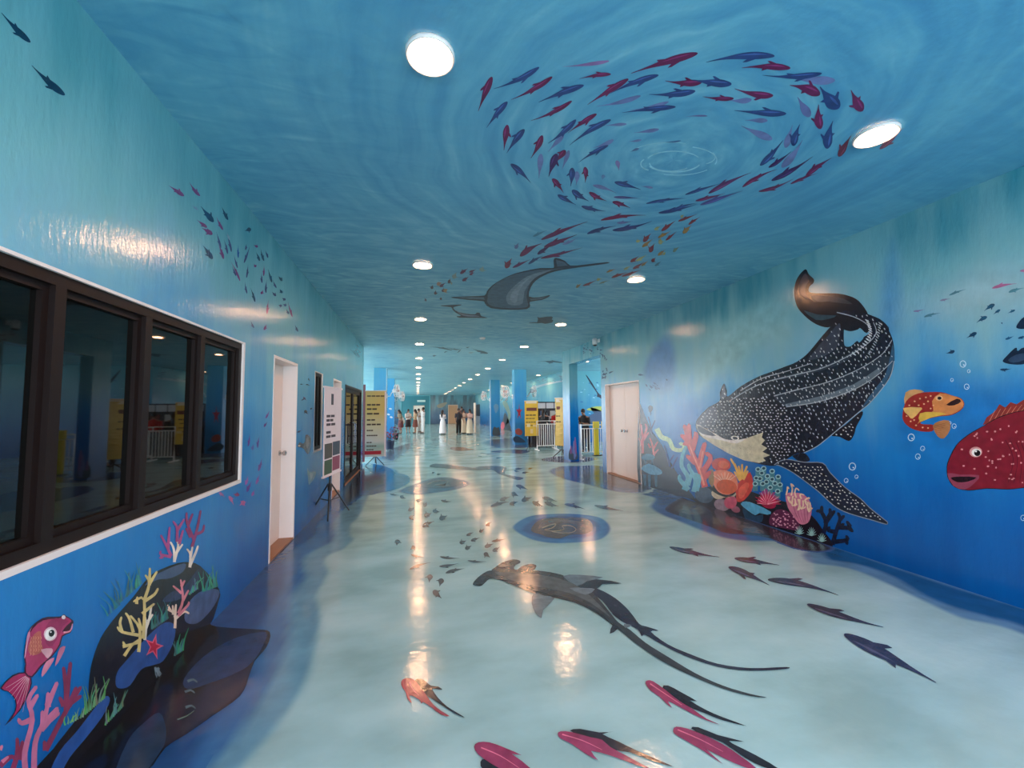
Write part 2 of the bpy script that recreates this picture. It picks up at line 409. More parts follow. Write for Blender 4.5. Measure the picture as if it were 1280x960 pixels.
class Paint:
    "flat paint on one surface; polygons given in photo pixels and laid on the surface plane"
    def __init__(s, surf, layer=1): s.s = surf; s.v = []; s.f = []; s.c = []; OBJN[surf] += 1; s.h = layer*.0008+(OBJN[surf] % 24)*1.5e-5
    def poly(s, pts, c, sm=3, up=0):
        if sm > 1: pts = smooth(pts, sm)
        q = clip(s.s, [unp(s.s, p, s.h+up*.0005+(len(s.f) % 14)*6e-6) for p in pts])
        if len(q) < 3: return s
        n = len(s.v); s.v += [tuple(x) for x in q]; s.f.append(tuple(range(n, n+len(q)))); s.c.append(lin(c)); return s
    def stroke(s, pts, w, c, sm=3, up=0, taper=.5):
        if sm > 1 and len(pts) > 2: pts = smooth(pts, sm, False)
        L, R = [], []; m = len(pts)
        for i, p in enumerate(pts):
            a, b = pts[max(i-1, 0)], pts[min(i+1, m-1)]
            dx, dy = b[0]-a[0], b[1]-a[1]; l = math.hypot(dx, dy) or 1
            t = i/(m-1); ww = w*.5*(1-(1-taper)*t)
            L.append((p[0]-dy/l*ww, p[1]+dx/l*ww)); R.append((p[0]+dy/l*ww, p[1]-dx/l*ww))
        e = pts[-1]; pr = pts[-2]; dx, dy = e[0]-pr[0], e[1]-pr[1]; l = math.hypot(dx, dy) or 1
        tip = (e[0]+dx/l*w*.5*taper, e[1]+dy/l*w*.5*taper)
        return s.poly(L+[tip]+R[::-1], c, 1, up)
    def ell(s, c, rx, ry, col, rot=0, n=12, up=0):
        cr, sr = math.cos(rot), math.sin(rot)
        return s.poly([(c[0]+rx*math.cos(2*math.pi*k/n)*cr-ry*math.sin(2*math.pi*k/n)*sr, c[1]+rx*math.cos(2*math.pi*k/n)*sr+ry*math.sin(2*math.pi*k/n)*cr) for k in range(n)], col, 1, up)
    def ring(s, c, r, w, col, ry=None, n=14, a0=0, a1=1, up=0):
        ry = ry or r
        pts = [(c[0]+r*math.cos(2*math.pi*(a0+(a1-a0)*k/n)), c[1]+ry*math.sin(2*math.pi*(a0+(a1-a0)*k/n))) for k in range(n+1)]
        return s.stroke(pts, w, col, 1, up, 1.)
    def fish(s, h, t, w, c, bend=0., fin=True, up=0, light=None):
        dx, dy = t[0]-h[0], t[1]-h[1]; L = math.hypot(dx, dy); ux, uy = dx/L, dy/L; nx, ny = -uy, ux
        def at(u, k):
            o = bend*L*4*u*(1-u)
            return (h[0]+dx*u+nx*(k*w+o), h[1]+dy*u+ny*(k*w+o))
        pr = [(.03, .2), (.12, .38), (.25, .5), (.4, .47), (.55, .34), (.72, .17), (.88, .07)]
        up_ = [at(u, k) for u, k in pr]; dn = [at(u, -k) for u, k in pr][::-1]
        s.poly([at(0, 0)]+up_+[at(1, .03), at(1, -.03)]+dn, c, 2, up)
        if fin:
            sd = 1 if random.random() < .5 else -1
            s.poly([at(.25, .4*sd), at(.42, .85*sd), at(.48, .82*sd), at(.4, .38*sd)], c, 1, up)
            if random.random() < .6: s.poly([at(.45, -.35*sd), at(.6, -.62*sd), at(.58, -.28*sd)], c, 1, up)
        if light: s.poly([at(.1, .15), at(.3, .28), at(.55, .16), at(.3, .08)], light, 2, up+1)
        return s
    def build(s, name, label=None, parent=None):
        par, kind = SURF[s.s] if s.s in SURF else (None, 'wall')
        if parent: par = parent
        if not s.v: return None
        me = bpy.data.meshes.new(name); me.from_pydata(s.v, [], s.f); me.materials.append(MUR[kind][0])
        at = me.color_attributes.new('Col', 'FLOAT_COLOR', 'CORNER')
        for p, c in zip(me.polygons, s.c):
            for li in p.loop_indices: at.data[li].color = c
        bm = bmesh.new(); bm.from_mesh(me)
        n = NRM[s.s]
        for f in bm.faces:
            if f.normal.dot(n) < 0: f.normal_flip()
        bmesh.ops.triangulate(bm, faces=bm.faces[:])
        bm.to_mesh(me); bm.free()
        o = newobj(name, me, par)
        if label: o['label'] = label
        return o
def soften(mat):
    "the surface's own paint, blended into a second colour where the painter faded it out"
    m = mat.copy(); m.name = mat.name+'_blend'; nt = m.node_tree; b = nt.nodes['Principled BSDF']
    src = b.inputs['Base Color'].links[0].from_socket
    at = N(nt, 'ShaderNodeAttribute', attribute_name='Col'); af = N(nt, 'ShaderNodeAttribute', attribute_name='Fade')
    sm = N(nt, 'ShaderNodeMapRange', interpolation_type='SMOOTHSTEP'); nt.links.new(af.outputs['Fac'], sm.inputs[0])
    geo = N(nt, 'ShaderNodeNewGeometry'); nz = N(nt, 'ShaderNodeTexNoise'); nz.inputs['Scale'].default_value = 6; nz.inputs['Detail'].default_value = 5
    nt.links.new(geo.outputs['Position'], nz.inputs['Vector'])
    mr = N(nt, 'ShaderNodeMapRange'); mr.inputs[1].default_value = .3; mr.inputs[2].default_value = .7; mr.inputs[3].default_value = .86; mr.inputs[4].default_value = 1.14
    hs = N(nt, 'ShaderNodeHueSaturation'); nt.links.new(nz.outputs[0], mr.inputs[0]); nt.links.new(mr.outputs[0], hs.inputs['Value']); nt.links.new(at.outputs['Color'], hs.inputs['Color'])
    mx = N(nt, 'ShaderNodeMix', data_type='RGBA'); nt.links.new(sm.outputs[0], mx.inputs[0]); nt.links.new(src, mx.inputs[6]); nt.links.new(hs.outputs[0], mx.inputs[7])
    nt.links.new(mx.outputs[2], b.inputs['Base Color'])
    return m
SOFT = {'L': soften(M_WL), 'R': soften(M_WR), 'C': soften(M_CEIL), 'F': soften(M_FLOOR)}
def soft(surf, name, pts, c, fade, layer=1, label=None, sm=5, outer=None, alpha=1.):
    "a painted area that blends over `fade` metres at its rim into the bare surface or into `outer`"
    OBJN[surf] += 1; hh = layer*.0008+(OBJN[surf] % 10)*7e-5
    q = np.array([unp(surf, p, hh) for p in smooth(pts, sm)])
    n = NRM[surf]; ax = (1, 2) if surf in 'LR' else (0, 1)
    pl = q[:, ax]; a, b = pl, np.roll(pl, -1, 0); ab = b-a; l2 = (ab**2).sum(1)+1e-12
    lo, hi = pl.min(0), pl.max(0); cell = max(fade/3.5, max(hi-lo)/240)
    gx, gy = np.arange(lo[0]-cell, hi[0]+2*cell, cell), np.arange(lo[1]-cell, hi[1]+2*cell, cell)
    GX, GY = np.meshgrid(gx, gy, indexing='ij'); pt = np.stack([GX.ravel(), GY.ravel()], 1)
    d = np.full(len(pt), 1e9); ins = np.zeros(len(pt), bool)
    for k in range(len(a)):
        t = np.clip(((pt-a[k])@ab[k])/l2[k], 0, 1); d = np.minimum(d, np.hypot(*(pt-a[k]-t[:, None]*ab[k]).T))
        cr = (a[k, 1] > pt[:, 1]) != (b[k, 1] > pt[:, 1])
        if cr.any(): ins ^= cr & (pt[:, 0] < ab[k, 0]*(pt[:, 1]-a[k, 1])/(ab[k, 1] or 1e-12)+a[k, 0])
    f = np.where(ins, np.clip(d/fade, 0, 1), 0.)
    if surf in 'LR': ok = (pt[:, 1] > .001) & (pt[:, 1] < HC-.001)
    else: ok = np.ones(len(pt), bool)
    ny = len(gy); vi = {}; v = []; fv = []; fs = []
    h = q[0][{'L': 0, 'R': 0}.get(surf, 2)]
    def vert(k):
        if k not in vi:
            vi[k] = len(v); fv.append(f[k]); v.append((h, pt[k, 0], pt[k, 1]) if surf in 'LR' else (pt[k, 0], pt[k, 1], h))
        return vi[k]
    for x in range(len(gx)-1):
        for y in range(ny-1):
            c4_ = (x*ny+y, (x+1)*ny+y, (x+1)*ny+y+1, x*ny+y+1)
            if (max(f[k] for k in c4_) > 0) and all(ok[k] for k in c4_): fs.append(tuple(vert(k) for k in c4_))
    me = bpy.data.meshes.new(name); me.from_pydata(v, [], fs); par = SURF[surf][0]; me.materials.append(SOFT[surf])
    at = me.color_attributes.new('Col', 'FLOAT_COLOR', 'POINT')
    ci, co = lin(c), lin(outer or c)
    for k, t in enumerate(fv): at.data[k].color = tuple(p*t+r*(1-t) for p, r in zip(ci, co))
    fa = me.attributes.new('Fade', 'FLOAT', 'POINT')
    for k, t in enumerate(fv): fa.data[k].value = 1. if outer else t*alpha
    bm = bmesh.new(); bm.from_mesh(me)
    for f in bm.faces:
        if f.normal.dot(n) < 0: f.normal_flip()
    bm.to_mesh(me); bm.free()
    o = newobj(name, me, par)
    if label: o['label'] = label
    return o
PXS = {}

# ------------------------------------------------------------------ ceiling lamps
def downlight(x, y, label, group):
    r = tag(empty('downlight', (x, y, HC)), label, 'ceiling light', group)
    k = 'downlight'
    if k not in PXS:
        a = MB().lathe([(.094, -.003), (.112, -.022), (.118, -.022), (.121, -.016), (.121, -.001)], 24)
        a.f = a.f[:-2] + [(96+i, 96+(i+1) % 24, (i+1) % 24, i) for i in range(24)]
        b = MB().lathe([(.094, -.001), (.094, -.004), (.06, -.006)], 24)
        PXS[k] = (a.build('trim_ring', M_WHITE, r, True), b.build('lens', M_LENS, r, False))
    else:
        for o in PXS[k]:
            c = o.copy(); COL.objects.link(c); c.parent = r
    return r
LROW = {0: 'round warm downlight between the painted fish swirl and the big window wall', 1: 'round warm downlight beside the small orange painted fishes', 2: 'round warm downlight just past the painted dolphin tail'}
RROW = {0: 'round warm downlight at the rim of the painted fish swirl', 1: 'round warm downlight at the end of the yellow and red fish school', 2: 'round warm downlight touching the small painted turtle'}
for i in range(-1, 15):
    y = 1.984+3.026*i
    downlight(.055, y, LROW.get(i, 'round warm downlight in the long ceiling row beside the window wall'), 'downlights in the row beside the window wall')
    downlight(2.89, y, RROW.get(i, 'round warm downlight in the long ceiling row beside the whale shark wall'), 'downlights in the row beside the whale shark wall')
for i in (3, 4, 6, 7, 8, 9, 10, 11, 12, 13, 14):  # a few visible lamps; the rest of the row is added to brighten the hall
    downlight(6.0, 1.984+3.026*i, 'round warm downlight over the bay behind the square columns, row lengthened to brighten the hall', 'downlights over the side bay')
for i in range(4, 15):  # two visible lamps; the others are unseen, added to light the far hall
    downlight(-4.4, 1.984+3.026*i, 'round warm downlight over the side hall beyond the glazed door, row lengthened to brighten the hall', 'downlights over the far side hall')
for x in (9.5,):
    for i in (3, 4): downlight(x, 1.984+3.026*i, 'round warm downlight deep inside the side bay', 'downlights over the side bay')

# ------------------------------------------------------------------ ceiling mural
MAR, IND, PAL, DRK = (110, 34, 80), (46, 70, 122), (112, 122, 168), (66, 38, 92)
cA, cB, cC, cD, cE, cF = crop(580, 50, 4.571), crop(840, 50, 4.2667), crop(620, 230, 4.571), crop(500, 300, 9.143), crop(480, 240, 3.0476), crop(480, 380, 4.923)
def school(surf, cr, k, rows, layer=2, name='painted_fish', label=None, bend=.05, fin=True, light=False):
    for (hx, hy, tx, ty, w, c) in rows:
        h, t = cr([(hx, hy), (tx, ty)])
        lg = tuple(min(255, int(v*1.25+18)) for v in c) if light else None
        Paint(surf, layer).fish(h, t, w/k, c, random.uniform(-bend, bend), fin, 0, lg).build(name, label)
pal = [(830,120,565,152,22,(150,112,160)),(1010,318,760,378,28,PAL),(570,545,480,640,28,PAL),(1170,352,950,400,24,PAL),(930,480,800,490,18,PAL),(1115,510,970,530,22,PAL),
 (855,570,740,615,24,PAL),(440,650,428,790,34,PAL),(872,688,885,745,26,(130,115,160)),(600,630,560,740,26,PAL),(645,750,640,830,30,PAL),(735,830,870,875,22,PAL),(855,898,1005,905,16,(85,85,140)),
 (1000,620,950,640,14,(85,110,150)),(1240,575,1135,582,10,(70,110,150)),(1015,570,940,580,14,PAL),(1080,845,1010,835,14,PAL),(800,770,790,800,22,(95,125,165))]
school('C', cA, 4.571, pal, 1, fin=False)
school('C', cA, 4.571, [(160,210,82,405,38,MAR),(430,155,172,278,32,IND),(505,210,272,340,30,MAR),(840,195,660,222,24,MAR),(685,258,428,355,36,IND),(617,348,385,460,26,MAR),(248,352,130,500,34,IND),
 (940,222,708,368,34,MAR),(1112,200,835,305,34,IND),(248,485,228,630,36,MAR),(345,510,245,645,36,IND),(448,545,382,675,34,MAR),(640,455,482,590,32,IND),(758,422,595,530,28,MAR),(840,455,605,600,32,IND),
 (1210,382,905,415,30,IND),(825,602,655,700,24,IND),(580,630,525,700,32,MAR),(530,650,484,780,42,DRK),(618,730,610,835,36,IND),(692,725,692,815,28,MAR),(267,708,380,815,32,IND),(505,792,568,872,30,MAR),
 (617,858,712,920,34,IND),(535,885,640,942,26,IND),(715,870,815,920,26,MAR),(860,812,1010,855,28,IND),(848,925,950,960,24,MAR),(1040,935,1270,905,16,IND)], 2, light=True)
school('C', cB, 4.2667, [(870,215,640,205,46,PAL),(425,318,300,320,30,PAL),(735,410,670,305,48,(105,112,160)),(535,530,370,458,40,PAL),(605,575,642,455,36,PAL),(585,680,695,535,40,PAL),(190,405,75,408,10,(110,105,150)),(510,430,390,428,26,PAL)], 1, fin=False)
school('C', cB, 4.2667, [(138,70,-215,177,40,MAR),(548,85,185,118,40,IND),(632,150,375,148,36,MAR),(800,178,485,188,32,IND),(160,225,-35,218,36,MAR),(318,235,100,212,42,IND),(125,272,-120,290,36,IND),(540,297,335,260,38,MAR),
 (330,312,165,302,24,MAR),(610,393,335,376,36,IND),(790,290,630,242,56,MAR),(890,365,790,250,76,IND),(1015,380,955,268,56,MAR),(790,475,783,345,46,MAR),(825,580,858,432,50,IND),(888,622,955,510,34,(120,50,70)),
 (1108,582,1232,470,26,(140,70,80)),(645,565,682,450,40,IND),(470,670,592,535,30,IND),(515,680,635,595,20,DRK),(530,750,750,622,28,DRK),(715,725,850,630,26,MAR),(375,785,560,690,20,MAR),(195,818,420,708,24,(100,45,95)),
 (70,825,260,765,16,IND),(462,808,645,742,18,MAR),(632,768,780,710,14,MAR),(125,858,280,818,16,MAR),(150,880,375,805,20,(80,75,135)),(0,910,135,870,14,IND)], 2, light=True)
YEL, ORA, RED, OLV = (170, 165, 105), (165, 120, 60), (140, 45, 55), (120, 130, 105)
school('C', cC, 4.571, [(488,127,625,155,22,IND),(598,207,855,178,20,(120,25,75)),(928,165,1145,115,20,(45,60,115)),(258,318,520,215,24,MAR),(520,285,685,240,20,(45,65,115)),(665,265,890,212,24,(50,65,120)),
 (690,222,780,212,14,(100,105,155)),(212,300,290,265,14,(75,130,155)),(137,412,260,340,32,MAR),(275,360,460,290,26,MAR),(380,345,470,305,14,PAL),(237,402,320,350,20,DRK),(255,425,490,365,18,MAR),(185,458,270,410,16,IND),
 (95,478,195,432,16,MAR),(55,480,90,425,30,(130,30,60)),(110,370,130,335,20,(100,110,155))], 2)
school('C', cC, 4.571, [(940,345,940,305,24,YEL),(905,262,940,240,16,YEL),(800,330,830,320,16,YEL),(1040,213,1150,172,14,RED),(1100,232,1165,190,14,RED),(1068,282,1118,235,24,ORA),(945,268,1025,210,20,RED),(925,308,1000,268,16,ORA),
 (842,330,885,282,24,RED),(835,360,895,315,18,ORA),(970,322,1030,272,14,RED),(878,390,905,340,26,RED),(890,445,912,420,20,RED),(925,408,968,375,16,ORA),(1012,388,1048,358,16,OLV),(768,445,815,412,18,RED),(800,440,860,405,16,YEL),
 (782,485,845,445,16,RED),(830,468,870,440,12,ORA),(908,468,945,440,12,(70,110,130)),(730,490,770,468,12,YEL),(660,535,750,505,14,RED),(718,528,830,490,14,RED),(630,505,685,485,10,ORA),(575,550,605,540,14,YEL),
 (495,582,575,548,12,RED),(458,592,488,570,14,ORA),(590,570,650,550,8,OLV),(1055,190,1075,175,14,YEL),(955,405,970,385,14,YEL)], 2, bend=.03)
BRN = (96, 66, 76)
school('C', cD, 9.143, [(610,440,645,370,50,(140,150,140)),(930,360,950,300,60,(140,160,150)),(688,385,775,325,34,MAR),(790,368,870,335,24,MAR),(795,398,850,370,24,MAR),(712,468,785,420,32,MAR),(555,495,575,440,34,BRN),
 (420,510,480,490,42,(175,130,110)),(455,535,520,490,32,(105,55,90)),(360,560,375,515,34,BRN),(500,590,545,560,46,(180,130,95)),(490,595,500,550,30,BRN),(405,625,408,575,34,BRN),(470,685,465,650,24,BRN),(300,700,280,660,22,(105,90,110)),(580,500,600,490,30,(150,150,130))], 2, bend=.03)
# swirl centre ripples
rp = Paint('C', 1)
for (x, y, rx, ry, a, b, w) in ((842,202,34,13,.05,.42,1.6),(842,202,34,13,.55,.93,1.4),(852,200,44,17,.8,1.05,1.3),(838,204,26,10,.1,.5,1.2),(815,205,14,8,.3,.62,1.5),(878,196,16,9,-.1,.2,1.2),(846,198,52,21,.12,.3,1),(838,203,60,25,.62,.8,.9)):
    rp.ring((x, y), rx, w, (150, 200, 212), ry, 16, a, b)
rp.build('painted_ripples', 'pale rings of ripples at the middle of the fish swirl')
# large ray
g = Paint('C', 2)
g.poly(cE([(262,400),(330,397),(383,394),(392,378),(412,356),(450,332),(500,310),(560,296),(598,290),(640,290),(648,284),(646,260),(656,251),(690,263),(710,280),(770,276),(850,267),(852,272),(770,284),(710,292),(650,303),(610,318),(578,338),(560,362),(552,398),(592,401),(628,393),(630,398),(602,411),(556,418),(557,432),(544,446),(480,449),(408,443),(384,424),(378,416),(320,411),(262,404)]), (34, 44, 62), 2)
g.poly(cE([(395,403),(398,380),(430,345),(490,316),(560,301),(600,296),(645,294),(690,288),(640,299),(600,313),(570,332),(552,358),(543,400),(550,428),(538,440),(480,443),(415,436),(393,420)]), (70, 98, 118), 2, 1)
g.poly(cE([(270,401),(330,400),(380,401),(384,410),(320,407)]), (86, 112, 128), 1, 1)
g.poly(cE([(556,407),(595,404),(622,397),(598,408),(560,413)]), (86, 112, 128), 1, 1)
g.poly(cE([(655,258),(688,268),(700,280),(660,284)]), (70, 98, 118), 1, 1)
g.poly(cE([(465,408),(472,385),(500,355),(545,322),(600,304),(640,297),(590,318),(560,342),(535,380),(528,425),(500,432),(475,428)]), (120, 140, 156), 2, 2)
g.poly(cE([(480,405),(490,380),(520,350),(560,322),(530,352),(512,385),(505,420),(488,420)]), (142, 158, 172), 2, 3)
g.build('painted_ray', 'large grey ray painted on the ceiling with whip tail')
g = Paint('C', 2)
g.poly(cD([(475,748),(590,742),(690,738),(697,746),(612,768),(622,795),(660,820),(760,842),(858,848),(876,830),(912,834),(928,868),(1002,892),(880,890),(680,888),(648,872),(700,866),(640,832),(600,795),(584,768),(475,756)]), (48, 48, 66), 2)
g.poly(cD([(640,805),(700,838),(780,856),(870,862),(910,876),(760,872),(690,850)]), (128, 128, 148), 2, 1)
g.build('painted_dolphin', 'small slim dolphin painted on the ceiling beside the ray')
g = Paint('C', 2)
g.poly(cC([(190,792),(235,790),(240,772),(235,760),(250,764),(290,758),(318,757),(326,764),(318,772),(328,780),(320,792),(300,796),(280,799),(262,794),(240,796),(190,795)]), (60, 76, 86), 1)
g.build('painted_turtle', 'small dark turtle painted beside a downlight')
school('C', cF, 4.923, [(640,304,545,275,14,(66,86,100)),(420,285,280,262,8,(70,90,105)),(470,280,380,262,6,(70,90,105)),(1100,362,945,356,9,(70,88,100)),(1040,360,990,352,9,(75,92,104)),(520,300,560,296,9,(150,175,180)),(600,292,560,288,8,(66,86,100)),(300,320,325,316,8,(70,90,105)),(450,300,480,268,5,(70,90,105)),(505,268,530,262,5,(66,86,100)),(370,300,395,290,5,(70,90,105))], 1, bend=.08)

# ------------------------------------------------------------------ left wall mural
cG, cS4, cW2, cH, cK = crop(180, 200, 4), crop(300, 420, 4), crop(0, 500, 4), crop(0, 640, 3), crop(0, 720, 4)
MV, DT, SL = (122, 72, 122), (26, 72, 104), (70, 84, 124)
rowsG = [(200,180,125,128,20,MV),(280,180,228,112,16,MV),(348,310,285,232,26,DT),(420,300,390,235,14,DT),(315,338,265,300,16,MV),(342,372,290,340,22,MV),(395,350,362,285,12,MV),(342,495,295,428,22,DT),(535,345,505,355,20,DT),
 (398,495,372,420,14,MV),(385,440,362,360,10,SL),(418,470,400,400,10,SL),(437,460,412,370,10,SL),(472,490,472,425,8,(40,90,150)),(468,540,450,475,8,SL),(500,515,530,430,10,SL),(508,450,512,418,8,SL),(480,605,435,510,10,MV),(460,580,440,530,8,SL),
 (512,590,520,520,8,SL),(515,668,505,610,8,SL),(555,710,533,640,10,DT),(570,435,548,425,12,MV),(578,505,560,460,10,DT),(600,505,585,445,10,DT),(620,490,605,450,8,SL),(560,535,550,520,12,MV),(598,580,600,525,8,MV),(590,615,588,565,8,SL),
 (640,612,620,545,10,DT),(662,640,645,600,8,SL),(610,665,615,600,9,SL),(690,605,672,582,12,DT),(692,665,678,645,12,DT),(660,680,640,660,12,SL),(585,670,595,650,12,MV),(708,700,690,690,12,SL),(690,730,672,725,12,SL),(712,728,695,720,12,SL),
 (615,770,622,700,10,MV),(742,785,720,710,9,MV),(725,770,712,745,9,SL),(550,840,535,805,9,SL),(600,850,612,820,12,MV),(770,858,755,825,9,SL),(270,250,238,225,10,(120,160,185)),(430,400,415,360,10,(130,165,180))]
school('L', cG, 4, rowsG, 2)
school('L', crop(0, 0, 1), 1, [(38,53,2,16,7.5,(12,52,78)),(81,119,40,82,8.5,(12,52,78))], 2)
school('L', cS4, 4, [(120,455,137,428,9,(100,40,120)),(128,412,148,372,9,(120,80,150)),(40,552,47,488,9,(95,60,140)),(88,560,98,500,9,(85,60,140)),(92,675,110,610,13,(95,50,140)),(35,780,60,725,13,(75,40,140)),(80,742,98,690,11,(130,80,165)),(28,745,40,700,12,(150,85,170)),
 (8,842,30,828,20,(190,80,160)),(60,800,72,770,11,(140,85,170)),(62,570,68,540,12,(80,90,160))], 2)
school('L', cW2, 4, [(1145,480,1168,525,17,(170,100,150)),(1222,505,1198,528,18,(165,95,150)),(1197,474,1165,470,16,(130,50,100)),(1095,462,1125,486,12,(160,110,165))], 2)
# sea life between the near door and the narrow window
c65 = crop(365, 460, 6.4)
g = Paint('L', 2); g.poly(c65([(45,625),(62,595),(85,605),(102,590),(108,540),(128,535),(150,560),(148,640),(130,690),(105,665),(85,640),(50,632)]), (84, 88, 96)); g.poly(c65([(115,560),(130,550),(140,600),(125,650),(112,620)]), (120, 118, 122), 2, 1); g.ell(c65([(58,622)])[0], 1.6, 1.2, (190, 200, 200), up=1)
g.build('painted_turtle', 'grey turtle painted between the near door and narrow window')
g = Paint('L', 2); g.poly(c65([(122,800),(140,830),(190,832),(180,880),(150,920),(135,935),(128,880)]), (120, 150, 165)); g.poly(c65([(138,842),(170,845),(150,900)]), (165, 180, 188), 2, 1); g.build('painted_manta', 'pale ray painted under the grey turtle')
school('L', c65, 6.4, [(65,130,95,128,8,(40,60,90)),(110,130,150,140,8,(40,60,90)),(130,80,140,110,8,(40,60,90)),(75,260,110,230,7,(70,60,110)),(90,230,120,265,9,(110,70,120)),(100,340,128,370,24,(25,45,75)),(145,330,165,320,10,(30,50,80)),(40,515,80,495,10,(45,60,90))], 2)
c44 = crop(430, 420, 4)
school('L', crop(400, 420, 4), 4, [(150+random.uniform(0, 60), 40+random.uniform(0, 70), 160+random.uniform(0, 50), 45+random.uniform(0, 70), 6, (60, 110, 120)) for _ in range(9)], 2, fin=False)

# rock standing on wall and floor
ROCK = [(135,990),(200,888),(262,808),(325,722),(333,640),(345,562),(378,472),(430,398),(500,318),(560,242),(620,208),(690,188),(752,203),(822,290),(818,340),(800,400),(792,424),(860,434),(960,440),(1012,450),(1000,505),(955,560),(932,620),(900,690),(800,762),(700,832),(620,884),(545,975),(400,1000)]
g = Paint('L', 2); g.poly(cH(ROCK), (12, 20, 32)); rockL = g.build('painted_rock', 'black rock painted on the wall under the big window')
def sub_rock(s, pts, c, up): return Paint(s, 2 if s == 'L' else 6).poly(cH(pts), c, 3, up).build('rock_face')
sub_rock('L', [(540,278),(590,232),(690,192),(688,222),(640,248),(590,254)], (62, 84, 118), 1)
sub_rock('L', [(608,335),(640,302),(690,280),(735,222),(752,212),(742,262),(718,302),(660,332)], (46, 60, 88), 1)
sub_rock('L', [(692,385),(715,330),(762,294),(820,292),(812,335),(780,382),(738,418),(700,415)], (72, 94, 132), 1)
sub_rock('L', [(434,648),(440,600),(480,550),(560,460),(620,414),(656,428),(650,490),(612,558),(575,574),(530,590),(488,650),(452,662)], (40, 82, 148), 1)
sub_rock('L', [(180,1000),(222,900),(290,820),(365,722),(398,690),(412,708),(382,770),(320,850),(262,920),(215,1000)], (38, 86, 158), 1)
g = Paint('L', 2)
for k in range(14): g.stroke(cH([(585+random.uniform(-8, 14), 585+random.uniform(-4, 10)), (590+random.uniform(-8, 20), 610+random.uniform(-4, 12))]), 1.2, (120, 140, 150), 1, 2)
g.build('rock_highlights')
g = Paint('F', 6); g.poly(cH(ROCK), (14, 20, 30)); g.build('painted_rock', 'black rock foot painted on the floor under the big window')
sub_rock('F', [(690,625),(760,545),(860,482),(960,452),(1002,462),(950,560),(880,606),(790,640),(705,665)], (38, 58, 92), 1)
sub_rock('F', [(610,885),(622,830),(612,775),(590,742),(680,690),(800,650),(925,600),(905,680),(800,750),(700,822)], (24, 32, 50), 1)
sub_rock('F', [(520,1000),(600,900),(620,858),(620,800),(596,752),(540,790),(478,860),(430,1000)], (32, 54, 80), 1)
g = Paint('F', 7)
for (x, y) in ((725, 632), (715, 672), (718, 730)): g.stroke(cH([(x-22, y+3), (x, y-4), (x+14, y+6)]), 3.5, (86, 110, 118), 2, 2)
g.stroke(cH([(665,778),(700,765),(728,745)]), 1.6, (100, 130, 120), 2, 2); g.build('rock_highlights')

def coral(surf, cr, lines, w, c, name='painted_coral', label=None, layer=3, up=0, dots=0):
    g = Paint(surf, layer)
    for i, l in enumerate(lines): g.stroke(cr(l), w, c, 3, up+(i % 3)*.3, .62)
    return g.build(name, label)
YC = (216, 196, 128)
coral('L', cH, [[(520,525),(524,440),(490,390)],[(520,462),(458,450),(441,432)],[(458,450),(450,418),(455,395)],[(500,452),(486,402),(472,380)],[(532,445),(520,400)],[(537,475),(541,330),(502,335)],[(512,345),(515,320)],[(541,330),(560,268),(546,238)],[(560,270),(588,224)],[(560,275),(562,212)],[(541,335),(578,310),(592,288)],[(533,382),(577,345)],[(460,505),(520,490)],[(466,540),(492,502),(520,480)],[(470,505),(462,488)]], 4.2, YC, label='yellow branching coral painted on the dark rock')
coral('L', cH, [[(543,480),(548,420),(540,380)],[(546,440),(560,400),(568,350)],[(555,410),(572,385)]], 3.6, (226, 220, 200), label='white twig coral beside the yellow coral')
coral('L', cH, [[(654,188),(652,140),(640,114)],[(654,182),(668,130),(664,108)],[(660,155),(684,122)]], 3.6, (236, 222, 206), label='white coral twig below the mauve coral sprig')
coral('L', cH, [[(712,208),(714,160),(702,140)],[(713,200),(734,152),(742,128)],[(714,170),(722,132)]], 3.6, (236, 222, 206), label='white coral twig below the wine red coral sprig')
coral('L', cH, [[(642,165),(622,122),(604,88)],[(630,135),(636,58)],[(664,112),(664,60),(650,36)],[(664,70),(690,28)],[(672,120),(686,70)],[(642,168),(604,160),(602,148)],[(612,168),(600,172)]], 4, (168, 72, 134), label='mauve coral sprig rising from the rock top')
coral('L', cH, [[(720,132),(740,60),(752,-4)],[(728,105),(702,42),(700,4)],[(705,50),(722,8)],[(738,82),(760,72),(765,50)],[(715,95),(698,62)]], 4, (140, 50, 106), label='wine red coral sprig rising from the rock top')
coral('L', cH, [[(668,380),(686,330),(678,255)],[(686,332),(706,295)],[(682,305),(650,278)],[(680,280),(692,258)],[(668,390),(704,350),(708,338)]], 3.6, (214, 130, 142), label='salmon coral sprig above the blue ledge')
coral('L', cH, [[(656,436),(656,385),(630,366)],[(640,372),(630,350)],[(656,395),(660,348)],[(658,400),(690,374),(708,380)],[(650,385),(648,352)]], 3.6, (238, 214, 190), label='pale peach coral twig above the blue ledge')
def weed(surf, cr, x0, x1, y0, y1, n, h, lean, c, label=None, w=2.6):
    g = Paint(surf, 3)
    for k in range(n):
        t = k/(n-1) if n > 1 else .5
        x, y = x0+(x1-x0)*t, y0+(y1-y0)*t; hh = h*random.uniform(.6, 1.1); ln = lean+random.uniform(-.35, .35)
        cc = tuple(int(v*random.uniform(.8, 1.2)) for v in c)
        g.stroke(cr([(x, y), (x+ln*hh*.3+random.uniform(-6, 6), y-hh*.5), (x+ln*hh, y-hh)]), w, cc, 3, k*.05, .2)
    return g.build('painted_seaweed', label)
weed('L', cH, 440, 530, 350, 270, 16, 80, -.1, (52, 128, 128), 'teal weed tuft on the slope of the rock')
weed('L', cH, 405, 450, 390, 350, 8, 60, -.5, (44, 116, 140), 'blue green weed tuft low on the rock slope')
weed('L', cH, 760, 815, 300, 280, 12, 80, 0, (58, 138, 124), 'green weed tuft above the grey boulder of the rock')
